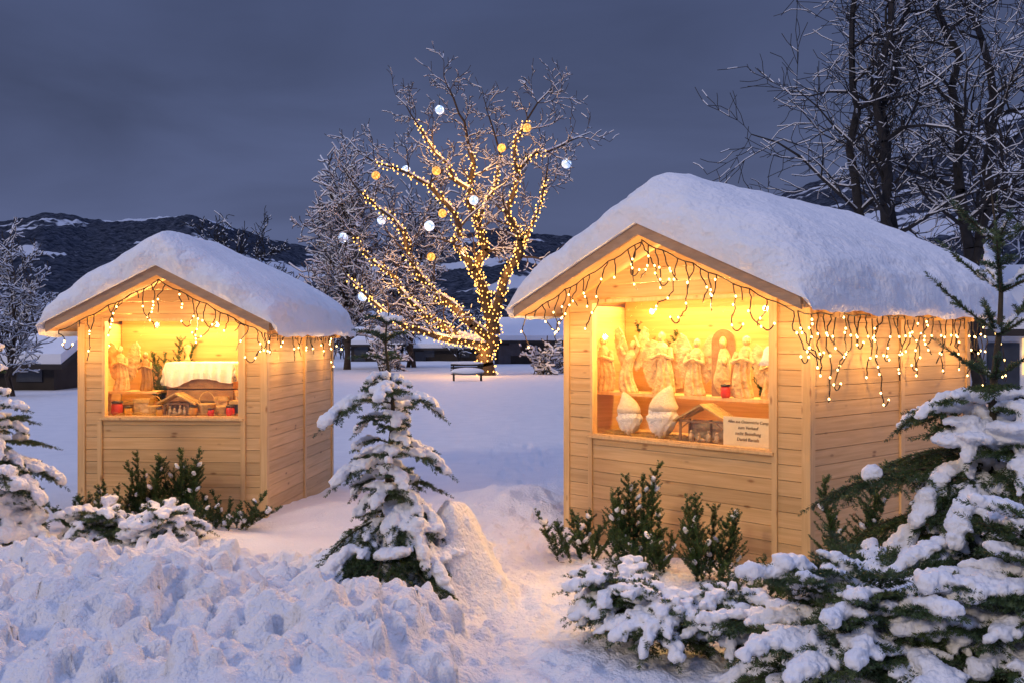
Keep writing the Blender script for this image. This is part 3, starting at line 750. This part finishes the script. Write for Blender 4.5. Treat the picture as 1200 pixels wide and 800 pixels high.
def pc(z,a):
    b_=float(np.interp(z,[0,.2,.40,.55,.68,.80,.92,1.02,1.12,1.22,1.32,1.40,1.6,1.8,2.0],[.75,.90,.66,.36,.26,.46,.42,.16,.15,.42,.38,.16,.17,.12,.05]))
    if z<.5: b_*=1+.25*math.cos(a-3.8)
    elif z<1.05: b_*=1+.25*math.cos(a-.4)
    else: b_*=1+.2*math.cos(a-3.0)
    return b_
fir((-.84,6.75,.02),1.93,pc,19,66,.84,'slender young fir weighed down with clumped snow',zmin=.05,bl=1.3,snowf=lambda z:1.1 if z<.8 else (.85 if z<1.4 else .6),droop=.95,pw=1.25,
    zw=1.34,whorls=((1.38,4),(1.55,3),(1.68,4),(1.80,3)),
    boughs=((.62,-.3,.50,1),(.56,-.9,.60,1),(.42,-.7,.70,1),(.30,-1.2,.9,1),(.36,-2.3,1.05,1),(.30,-2.8,1.2,1),(.34,3.2,1.2,1),(.40,2.9,1.0,0),(.27,-2.0,1.1,1),(.28,-1.6,1.0,0),(.45,-2.6,.85,1)),
    extra=(((.26,-.10,.44),(.12,.12,.06),6,.6),((.10,-.25,.30),(.16,.12,.06),6,.9)))
def pr(z,a):
    return float(np.interp(z,[0,.3,.6,.8,.95,1.1,1.3,1.42,1.5,1.7,1.95,2.1,2.4,2.55],[.8,.85,.70,.68,.70,.60,.46,.34,.28,.36,.36,.32,.18,.03]))
fir((2.64,5.35,0),2.50,pr,23,104,.84,'larger young fir with snow-buried lower boughs and bare leader',zmin=.12,bl=1.32,elt=.95,nl=.028,snowf=lambda z:1.0 if z<1.4 else .3,droop=1.0,elw=.5,
    zw=1.43,whorls=((1.50,4),(1.74,5),(1.98,5),(2.24,5)),blf=lambda z:1 if z<1.4 else .5,
    boughs=((.98,3.05,1.0,0),(.88,3.3,1.05,1),(.80,2.8,.9,0)),
    extra=(((-.16,-.12,1.22),(.20,.18,.05),6,.7),((.2,-.2,.88),(.22,.20,.07),7,.7),((-.1,-.4,.45),(.25,.22,.09),8,.8)))
pl_=interp([(0,.60),(.3,.64),(.6,.52),(.8,.56),(1.0,.28),(1.15,.34),(1.3,.14),(1.8,.05)])
fir((-4.22,7.95,-.05),1.8,pl_,31,70,.95,'young fir nearly buried under white snow clumps',bl=1.6,droop=.9,zw=1.2,whorls=((1.32,4),(1.5,4),(1.66,3)),extra=(((.1,-.2,.55),(.24,.18,.10),8,.7),((.3,-.1,.25),(.24,.2,.12),8,.6)))
ps=interp([(0,.75),(.3,.62),(.6,.3)])
fir((1.78,4.82,0.0),.46,ps,41,52,.88,'low spreading fir bough covered with lumpy snow',name='fir_shrub',zmin=.05,bl=1.35,cat='shrub',group='low snowy shrubs',elb=.1,nl=.028)
fir((2.45,4.50,0.1),.72,ps,42,52,.88,'low spreading fir bough covered with lumpy snow',name='fir_shrub',zmin=.05,bl=1.45,cat='shrub',group='low snowy shrubs',elb=.1,nl=.028)
p3=interp([(0,.30),(.2,.28),(.4,.12)])
for (x,y,z,h,sd_) in ((.64,5.85,.0,.22,43),(.84,5.5,.0,.20,46),(-2.85,8.05,.02,.24,44),(-3.4,8.1,.02,.2,45),(1.22,5.45,.0,.22,47)):
    fir((x,y,z),h,p3,sd_,34,.95,'low shrub almost hidden under fresh lumpy snow',name='snowy_shrub',zmin=.03,bl=1.4,cat='shrub',group='low snowy shrubs',elb=.2,droop=1.0,extra=(((0,0,h*.7),(.13,.13,.05),7,.7),))
def sprigs(loc,H,spread,n,seed,label,lean=.25,snow=.06,name='conifer_shrub',cat='shrub',group='dark conifer shrubs by the huts'):
    r=random.Random(seed);rng=np.random.RandomState(seed);E=empty(name,loc,0,label,cat,group)
    tw=[];P0=[];P1=[];blobs=[]
    for i in range(n):
        a=r.uniform(0,6.28);rr=spread*r.random()**.6*.5;p=Vector((math.cos(a)*rr,math.sin(a)*rr*.6,0));h=H*r.uniform(.45,1)
        P0.append((0,0,-.02));P1.append(tuple(p))
        dx=math.cos(a)*lean*r.uniform(.2,1.6);dy=math.sin(a)*lean*.5;m=max(3,int(h/.05))
        for k in range(m):
            d=Vector((dx*(1+.8*k/m)+r.gauss(0,.08),dy,1)).normalized();p2=p+d*(h/m);P0.append(tuple(p));P1.append(tuple(p2));tw.append((tuple(p),tuple(d),h/m*1.2))
            for s_ in range(r.choice((2,3))):
                b=r.uniform(0,6.28);d2=Vector((math.cos(b)*.75,math.sin(b)*.75,.8)).normalized();l=(.14*(1-k/m)+.04)*(H+.3)*1.3*r.uniform(.5,1.15)
                tw.append((tuple(p2),tuple(d2),l));P0.append(tuple(p2));P1.append(tuple(p2+d2*l))
                if r.random()<snow*(1.6-k/m): blobs.append((tuple(p2+d2*l*.6+Vector((0,0,.01))),tuple(d2),(.035,.022,.016)))
            p=p2
        tw.append((tuple(p),(dx,dy,1),.06))
    V,F=tubes(P0,P1,[.003]*len(P0),[.0015]*len(P0),4);mk('stems',V,[F],M_stem,False,E)
    V,F=needles(tw,rng,.024,.0025,700);mk('foliage',V,[F],M_yew,False,E)
    if blobs: snowblobs(blobs,E,.009,.012)
up='upright dark green conifer shrub beside the pine wall';low='low bushy dark green conifer beside the pine wall'
for (x,y,H_,sp,n,s_,lb,ln) in ((-3.6,8.8,.42,.35,10,1,low,.5),(-3.25,8.85,.72,.26,10,2,up,.14),(-2.98,8.85,.78,.26,10,3,up,.14),(-2.55,8.7,.38,.4,11,4,low,.8),(-3.85,8.85,.36,.3,8,5,low,.5),
   (.55,7.75,.42,.5,13,6,low,.8),(.92,7.35,.78,.28,9,7,up,.16),(1.12,7.1,.46,.35,9,8,low,.6),(1.38,6.9,.70,.28,9,9,up,.18),(1.66,6.6,.34,.4,10,10,low,.8),(2.24,6.6,.98,.2,6,14,up,.12)):
    sprigs((x,y,gh(x,y)-.03),H_,sp,n,s_,lb,ln)
for t,E_,y_,z_,h_,sd_ in ((.66,HR,.60,1.26,.62,21),(1.62,HR,.60,1.26,.35,22),(.62,HL,.62,1.0,.74,23)):
    sprigs(world(E_,t,y_,z_),h_,.12,5,sd_,'green fir sprigs standing behind the carved figures',.3,0,'fir_sprig','greenery','fir sprigs in the displays')

# ---------------- bare trees ----------------
class Tree:
    def __init__(s,seed,minr): s.r=random.Random(seed);s.P0=[];s.P1=[];s.R0=[];s.R1=[];s.minr=minr;s.j=.07
    def seg(s,a,b,ra,rb): s.P0.append(tuple(a));s.P1.append(tuple(b));s.R0.append(max(ra,s.minr));s.R1.append(max(rb,s.minr))
    def grow(s,p,d,L,r0,depth,kids=4,spread=.8,upb=.1,jit=.22,ratio=.55):
        r=s.r;n=5 if depth>0 else 3;d=d.normalized();rad=r0
        for k in range(n):
            d=(d+Vector((r.gauss(0,jit),r.gauss(0,jit),r.gauss(0,jit)+upb))).normalized()
            p2=p+d*(L/n);r2=r0*(1-.75*(k+1)/n);s.seg(p,p2,rad,r2);p=p2;rad=r2
            if depth>0:
                nk=kids//n+(r.random()<(kids%n)/n)
                for c in range(max(1,nk) if kids>=5 else nk):
                    ax=Vector((r.gauss(0,1),r.gauss(0,1),r.gauss(0,1)));ax=(ax-d*ax.dot(d)).normalized()
                    dd=(d*math.cos(spread)+ax*math.sin(spread)).normalized()
                    s.grow(p,dd,L*ratio*r.uniform(.6,1.2),max(rad*.6,s.minr),depth-1,kids,spread,upb,jit,ratio)
    def limb(s,pts,r0,r1,depth=2,kids=5,every=1.2,Lc=2.5,start=.25,upb=.06,cr=.07):
        r=s.r;pts=[Vector(p) for p in pts];tot=sum((b-a).length for a,b in zip(pts[:-1],pts[1:]));acc=0;nxt=tot*start;out=[]
        fine=[]
        for a,b in zip(pts[:-1],pts[1:]):
            n=max(1,int((b-a).length/.7))
            for k in range(n): fine.append(a.lerp(b,k/n)+Vector((r.gauss(0,s.j),r.gauss(0,s.j),r.gauss(0,s.j*.7))) if fine else a)
        fine.append(pts[-1])
        for a,b in zip(fine[:-1],fine[1:]):
            f=acc/tot;l=(b-a).length;ra=r0+(r1-r0)*f;rb=r0+(r1-r0)*min(1,(acc+l)/tot);s.seg(a,b,ra,rb);out.append((a,b,ra));acc+=l
            while acc>nxt:
                nxt+=every*r.uniform(.6,1.3);d=(b-a).normalized();ax=Vector((r.gauss(0,1),r.gauss(0,1),r.gauss(0,1)));ax=(ax-d*ax.dot(d)).normalized()
                dd=(d*.55+ax*.85+Vector((0,0,.1))).normalized();s.grow(b,dd,Lc*r.uniform(.6,1.2)*(1-.35*f),min(rb*.5,cr),depth,kids,upb=upb)
        s.grow(fine[-1],(fine[-1]-fine[-2]),Lc,r1,depth,kids,upb=upb)
        return out
    def finish(s,E,bark,snow=.5,sn_r=1.0,sides=5,split=.1,snowmat=None):
        R0=np.array(s.R0);P0=np.array(s.P0);P1=np.array(s.P1);R1=np.array(s.R1)
        big=R0>split
        if big.any():
            V,F=tubes(P0[big],P1[big],R0[big],R1[big],9);mk('trunk',V,[F],bark,True,E)
        sm=~big
        V,F=tubes(P0[sm],P1[sm],R0[sm],R1[sm],3 if sides<4 else 4);mk('crown',V,[F],bark,False,E)
        d=P1-P0;l=np.linalg.norm(d,axis=1);hz=np.abs(d[:,2])/l
        m=(hz<.8)&(np.random.RandomState(1).rand(len(l))<snow)
        up=np.array([[0,0,1.]]);k=(R0[m]*.75+s.minr*.8*sn_r)
        V,F=tubes(P0[m]+up*k[:,None],P1[m]+up*k[:,None],R0[m]*.75+s.minr*sn_r,R1[m]*.75+s.minr*sn_r,4,.8);mk('snow',V,[F],snowmat or M_snow_far,True,E)

TX,TY=-1.22,50.0;K=50/1150
def q(px,py,dy=0): return ((px-572)*K,dy,(437-py)*K)
T=Tree(5,.013);T.j=.13
E=empty('lit_tree',(TX,TY,.05),0,'tall snow-dusted bare tree wound with warm fairy lights','tree')
limbs=[]
def LM(pts,r0,r1,**k): o=T.limb(pts,r0,r1,**k);limbs.append(o);return o
LM([q(572,445),q(573,410),q(577,378)],.46,.36,start=2,Lc=.5,depth=0)
LM([q(577,380),q(588,345,-.5),q(603,300,-1),q(601,250,-1.2),q(607,205,-1),q(622,182,-1),q(655,174,-.6)],.26,.06,Lc=2.0,every=.75)
LM([q(606,205,-1),q(603,165,-.5),q(618,138,0),q(630,120,0)],.10,.04,Lc=2.0,every=.65,depth=2)
LM([q(577,380),q(568,340,.6),q(564,290,1.0),q(548,235,1.4),q(553,170,1.2),q(536,125,1),q(530,108,1)],.28,.05,Lc=2.0,every=.7)
LM([q(556,262,1.2),q(583,215,2),q(586,170,2),q(572,125,2.0)],.10,.04,Lc=2.0,every=.7)
LM([q(552,235,1.3),q(525,190,.5),q(502,160,0),q(486,140,0)],.13,.04,Lc=2.0,every=.7)
LM([q(570,345,.6),q(545,300,-1),q(523,240,-2),q(487,212,-2.4),q(447,200,-2.6)],.22,.05,Lc=1.9,every=.7)
LM([q(573,395),q(543,368,-1.2),q(508,340,-2),q(485,300,-2.6),q(468,262,-3),q(434,235,-3.2)],.24,.05,Lc=1.9,every=.7)
LM([q(570,402),q(535,394,1.2),q(498,372,2),q(466,335,2.8),q(430,302,3),q(404,268,3)],.24,.05,Lc=1.9,every=.7)
LM([q(570,404),q(527,396,-2),q(484,382,-3),q(449,358,-4),q(424,330,-4.5)],.20,.04,Lc=1.7,every=.7)
LM([q(603,300,-1),q(622,270,0),q(638,235,.6),q(640,205,.6)],.10,.04,Lc=1.8,every=.75)
T.finish(E,M_bark,.6,1.5)
LE=empty('fairy_light_string',(TX,TY,.05),0,'warm fairy light string wound around trunk and limbs','string lights')
bl=[];P0=[];P1=[];rr=random.Random(4)
lit={3:.72,4:.65,2:.75,10:.8}
for li,o in enumerate(limbs):
    ph=rr.random()*6;tot=len(o);last=None
    for si,(a,b_,ra) in enumerate(o):
        if si>tot*lit.get(li,.92) and li>0: break
        d=(b_-a);l=d.length;d.normalize();ax=d.cross(Vector((0,1,0))).normalized();ay=d.cross(ax)
        n=max(1,int(l/(.030 if ra>.3 else .044 if ra>.15 else .075)))
        for k in range(n):
            ph+=1.9;p=a+d*(l*k/n)+(ax*math.cos(ph)+ay*math.sin(ph))*(ra+.05+rr.random()*.06)+Vector((rr.gauss(0,.03),0,rr.gauss(0,.03)));bl.append(tuple(p))
            if last is not None: P0.append(tuple(last));P1.append(tuple(p))
            last=p
V,F=tubes(P0,P1,[.006]*len(P0),[.006]*len(P0),3);mk('wire',V,[F],M_wire,parent=LE)
rr.shuffle(bl);bulbs_obj(LE,bl,.034,M_bulb_t)
for li,o in enumerate(limbs):
    for fr in ((.5,) if li in (0,2,4,10) else (.3,.7)):
        a=o[int(len(o)*fr)][0];lamp((TX+a.x,TY+a.y-.8,.05+a.z+.1),80,(1,.48,.14),r=.3)
M_gw=emat('frosted white globe',(.80,.92,1.0),2.0);M_gg=emat('golden globe',(1,.5,.10),1.5)
def patt(m,c1,c2,s,lo,hi):
    N=m.node_tree.nodes;L=m.node_tree.links;P=N['Principled BSDF'];tc=N.new('ShaderNodeTexCoord');v=N.new('ShaderNodeTexVoronoi');v.inputs['Scale'].default_value=s
    L.new(tc.outputs['Object'],v.inputs['Vector']);r=ramp(N,[(lo,c1),(hi,c2)]);L.new(v.outputs['Distance'],r.inputs[0]);L.new(r.outputs[0],P.inputs['Emission Color'])
patt(M_gw,(.95,1,1),(.10,.18,.34),6,.15,.5);patt(M_gg,(1,.6,.14),(.35,.13,.01),8,.25,.6)
v,f=ICO[3];gme={}
for kind,mat in (('w',M_gw),('g',M_gg)):
    me=bpy.data.meshes.new('glowing_ball');me.from_pydata((v*.25).tolist(),[],f.tolist());me.materials.append(mat);me.polygons.foreach_set('use_smooth',[True]*len(f));gme[kind]=me
for px,py,k in ((518,137,'w'),(663,194,'w'),(558,244,'w'),(478,202,'w'),(451,261,'w'),(407,281,'w'),(430,348,'w'),(509,272,'w'),(617,159,'g'),(588,174,'g'),(516,210,'g'),(443,208,'g'),(506,301,'g'),(520,252,'g')):
    x,y,z=q(px,py,rr.uniform(-3.5,0));o=bpy.data.objects.new('glowing_ball',gme[k]);COL.objects.link(o);o.location=(TX+x,TY+y,z+.05)
    o.scale=(.85 if k=='g' else rr.uniform(.86,1.02),)*3;o.rotation_euler=(0,0,rr.random()*6)
    tag(o,'frosted white glowing ball hanging in lit tree' if k=='w' else 'golden wicker glowing ball hanging in lit tree','ornament','glowing balls in the tree')
    Vt,Ft=tubes([(0,0,.24)],[(0,0,.9)],[.012],[.012],4);mk('cord',Vt,[Ft],M_wire,parent=o)

def baretree(loc,seed,H,trunks,label,bark=M_bark2,snow=.5,minr=.016,depth=3,kids=5,sn=1.0,upb=.06,name='bare_tree',group='bare winter trees',bfrac=.3,Lc=None,r0=None,every=1.1,sp=None,a0=None,j=.07):
    T=Tree(seed,minr);T.j=j;E=empty(name,loc,0,label,'tree',group);r=T.r
    for t in range(trunks):
        a=r.uniform(0,6.28) if a0 is None else a0+t*6.283/trunks;spd=(sp or (.10 if trunks>1 else .02))*H
        pts=[Vector((math.cos(a)*.3*(trunks>1),math.sin(a)*.3*(trunks>1),0))]
        for k in range(1,6):
            f=k/5;pts.append(Vector((math.cos(a)*spd*f**1.3+r.gauss(0,.015*H),math.sin(a)*spd*f+r.gauss(0,.01*H),H*.85*f)))
        rr0=r0 or H*.016
        T.limb(pts,rr0,rr0*.3,depth=depth,kids=kids,every=every,Lc=Lc or H*.24,start=bfrac,upb=upb,cr=rr0*.45)
    T.finish(E,bark,snow,sn);return E
baretree((9.8,26,-.1),171,15.5,3,'tall many-stemmed bare tree with snow along its branches',snow=.32,depth=2,kids=7,minr=.009,Lc=3.6,r0=.17,bfrac=.30,every=.75,sn=1.1,upb=.03,sp=.06,a0=.3,j=.10)
baretree((12.5,27,-.1),172,17,2,'tall dark bare tree standing behind snowy hut roof',snow=.32,depth=2,kids=7,minr=.009,Lc=3.9,r0=.19,bfrac=.27,every=.75,sn=1.1,upb=.03,sp=.06,a0=.2,j=.10)
baretree((16.5,33,-.1),173,10,2,'bare tree with drooping snowy branches behind the hut',snow=.8,depth=2,kids=6,minr=.012,Lc=3.6,r0=.15,bfrac=.2,every=.8,sn=1.4,upb=-.06)
baretree((-10.0,60,-.1),73,10.8,3,'rounded bare tree heavily frosted with snow',bark=M_bark,snow=1,depth=2,kids=7,minr=.024,sn=1.8,bfrac=.12,Lc=3.2,every=.5)
baretree((-6.6,64,-.1),76,9.0,3,'rounded bare tree heavily frosted with snow',bark=M_bark,snow=1,depth=2,kids=7,minr=.024,sn=1.7,bfrac=.12,Lc=3.0,every=.5)
baretree((-15.8,31,-.1),74,4.2,3,'small snowy bare tree near the dark shed',bark=M_bark,snow=.9,depth=2,kids=6,minr=.012,sn=1.4,bfrac=.1,Lc=1.4,every=.4)
baretree((-25.5,92,-.1),75,11.5,3,'distant dark bare tree rising before the hills',snow=.2,depth=2,kids=6,minr=.03,bfrac=.1,Lc=3,every=.6,sp=.2)
baretree((-28.5,95,-.1),77,10,3,'distant dark bare tree rising before the hills',snow=.2,depth=2,kids=6,minr=.03,bfrac=.1,Lc=3,every=.6,sp=.2)

T=Tree(91,.03);r=T.r
for k in range(170):
    D=r.uniform(82,125);X=r.uniform(-.62,.62)*D;h=r.uniform(1.6,4.0)
    for c in range(3): T.grow(Vector((X+r.uniform(-1,1),D+r.uniform(-1,1),0)),Vector((r.gauss(0,.4),r.gauss(0,.4),1)),h,.06,2,5,.8,.05)
E=empty('shrub_belt',(0,0,0),0,'belt of snow-dusted bare shrubs edging the field','shrubs',kind='stuff')
T.finish(E,M_bark2,.7,1.0,3)
for c in E.children: c['kind']='stuff'

# ---------------- far buildings ----------------
M_lit=emat('lit window',(1,.6,.25),1.2);M_dkwin=noisemat('dark window',(.03,.035,.05),(.05,.06,.08),3,.3)
def house(x,y,w,d,h,rh,label,name='farm_building',rz=0,wall=M_fardark,win=2,lit=False):
    E=empty(name,(x,y,-.1),rz,label,'building','distant snow-roofed buildings')
    b=B();b.box(-w/2,w/2,-d/2,d/2,0,h)
    b.add2([(-w/2,-d/2,h),(-w/2,d/2,h),(-w/2,0,h+rh*.98),(w/2,-d/2,h),(w/2,d/2,h),(w/2,0,h+rh*.98)],[(0,2,1),(3,4,5)],[(0,1,4,3)])
    b.mk('wall',wall,parent=E)
    Rf=empty('roof',(0,0,0));Rf.parent=E
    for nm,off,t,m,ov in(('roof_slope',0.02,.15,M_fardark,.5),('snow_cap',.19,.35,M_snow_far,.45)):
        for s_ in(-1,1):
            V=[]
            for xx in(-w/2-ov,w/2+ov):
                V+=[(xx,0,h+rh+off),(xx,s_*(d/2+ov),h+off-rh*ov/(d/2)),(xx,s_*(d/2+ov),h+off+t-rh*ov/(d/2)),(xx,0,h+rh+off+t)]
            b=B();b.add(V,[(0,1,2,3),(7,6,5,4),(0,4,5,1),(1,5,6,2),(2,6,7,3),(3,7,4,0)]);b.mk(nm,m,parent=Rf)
    for k in range(win):
        xx=-w/2+w*(k+.5)/win;b=B();b.box(xx-.45,xx+.45,-d/2-.06,-d/2-.003,h*.4,h*.4+1.0);b.mk('window',M_lit if lit and k%2==0 else M_dkwin,parent=E)
    b=B();b.box(-w/2+.3,-w/2+1.2,-d/2-.05,-d/2-.003,0,min(2,h*.8));b.mk('door',M_dkwin,parent=E)
house(1.8,75,6.2,5,1.9,1.2,'dark timber barn with thick snow on its roof')
house(-5.6,86,6,4,1.2,.6,'low dark shed under a white snow roof')
house(-17.8,36,3.4,3,1.0,.55,'small dark shed with snow-covered roof')
house(-31,82,10,6,2.2,1.2,'dark farm building with snow-covered roof')
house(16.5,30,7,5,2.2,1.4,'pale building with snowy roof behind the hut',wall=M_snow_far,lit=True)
house(-11.5,84,4,3.5,1.6,.9,'dark timber barn with thick snow on its roof')
Bn=empty('park_bench',(-1.95,43,gh(-1.95,43)-.14),.12,'dark park bench with snow on its seat','bench')
b=B()
for k in range(4): b.box(-.72,.72,-.22+k*.12,-.13+k*.12,.43,.46)
b.mk('seat',M_fardark,parent=Bn)
b=B()
for k in range(3): b.box(-.72,.72,.26,.29,.55+k*.12,.64+k*.12)
b.mk('backrest',M_fardark,parent=Bn)
for x in(-.6,.6):
    b=B();b.box(x-.03,x+.03,-.2,-.14,0,.43);b.box(x-.03,x+.03,.24,.295,0,.86);b.box(x-.03,x+.03,-.14,.24,.38,.428);b.mk('leg',M_fardark,parent=Bn)
b=B();b.add(ICO[3][0]*np.array([.74,.26,.17])+np.array([0,0,.56]),ICO[3][1]);b.add(ICO[3][0]*np.array([.74,.06,.07])+np.array([0,.28,.92]),ICO[3][1]);b.mk('snow',M_snow_tree,True,Bn)
for (x,y,s_) in ((2.0,52,61),(3.6,54,62),(-7.4,56,63)):
    E=empty('snowy_bush',(x,y,0),0,'rounded bush covered in snow near the lit tree','bush','snowy bushes on the field')
    T=Tree(s_,.03)
    for c in range(7): T.grow(Vector((T.r.uniform(-.6,.6),T.r.uniform(-.5,.5),0)),Vector((T.r.gauss(0,.6),T.r.gauss(0,.6),1)),1.3,.05,2,6,.9,.0)
    T.finish(E,M_bark,1,1.5,3)

# ---------------- hills ----------------
prof=[(-900,300),(-400,290),(-100,272),(0,262),(50,252),(105,262),(150,258),(225,250),(260,262),(310,285),(360,300),(450,298),(520,285),(600,268),(650,275),(750,290),(850,258),(950,222),(1050,190),(1120,165),(1200,132),(1350,90),(1600,80),(2200,90)]
xs=np.linspace(-900,2200,700)
vs=np.linspace(0,1,110);XA,VV=np.meshgrid(xs,vs);RD=np.interp(XA,[p[0] for p in prof],[p[1] for p in prof])
D=160+760*VV
ang=(400-RD)/1150
Z=ang*920*(ss(0,1,VV)*.55+.45*VV)*1.0
X=(XA-600)/1150*D
rough=fbm(X*.010,D*.010,3)*16*VV+fbm(X*.07,D*.05,2)*1.6*(.2+VV)+NR.rand(*X.shape)*2.2*(.3+VV)
Z=Z+rough-2
back=np.stack([X[-1],D[-1]+300,Z[-1]*.3],-1)
V=np.concatenate([np.stack([X,D,Z],-1).reshape(-1,3),back]);nxh=len(xs);nr=len(vs)+1
I,J=np.meshgrid(np.arange(nxh-1),np.arange(nr-1));a=(J*nxh+I).ravel()
def hillmat():
    m,nt,N,L,P=newmat('forested hillside');tc=N.new('ShaderNodeTexCoord')
    n1=N.new('ShaderNodeTexNoise');n1.inputs['Scale'].default_value=.22;n1.inputs['Detail'].default_value=8;n1.inputs['Roughness'].default_value=.75;L.new(tc.outputs['Object'],n1.inputs['Vector'])
    r1=ramp(N,[(.42,(.014,.020,.034)),(.66,(.085,.10,.14))]);L.new(n1.outputs['Fac'],r1.inputs[0])  # dull blue-grey tones, distance haze put into the base colour
    n2=N.new('ShaderNodeTexNoise');n2.inputs['Scale'].default_value=.013;n2.inputs['Detail'].default_value=6;n2.inputs['Distortion'].default_value=.5;L.new(tc.outputs['Object'],n2.inputs['Vector'])
    r2=ramp(N,[(.56,(0,0,0)),(.58,(1,1,1))]);L.new(n2.outputs['Fac'],r2.inputs[0])
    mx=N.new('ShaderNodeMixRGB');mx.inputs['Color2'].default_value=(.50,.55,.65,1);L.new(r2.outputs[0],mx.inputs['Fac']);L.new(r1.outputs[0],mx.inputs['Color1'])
    L.new(mx.outputs[0],P.inputs['Base Color']);P.inputs['Roughness'].default_value=1;P.inputs['Specular IOR Level'].default_value=0
    return m
hm=mk('hills',V,[np.stack([a,a+1,a+nxh+1,a+nxh],1)],hillmat(),True);tag(hm,kind='structure')
print('done')
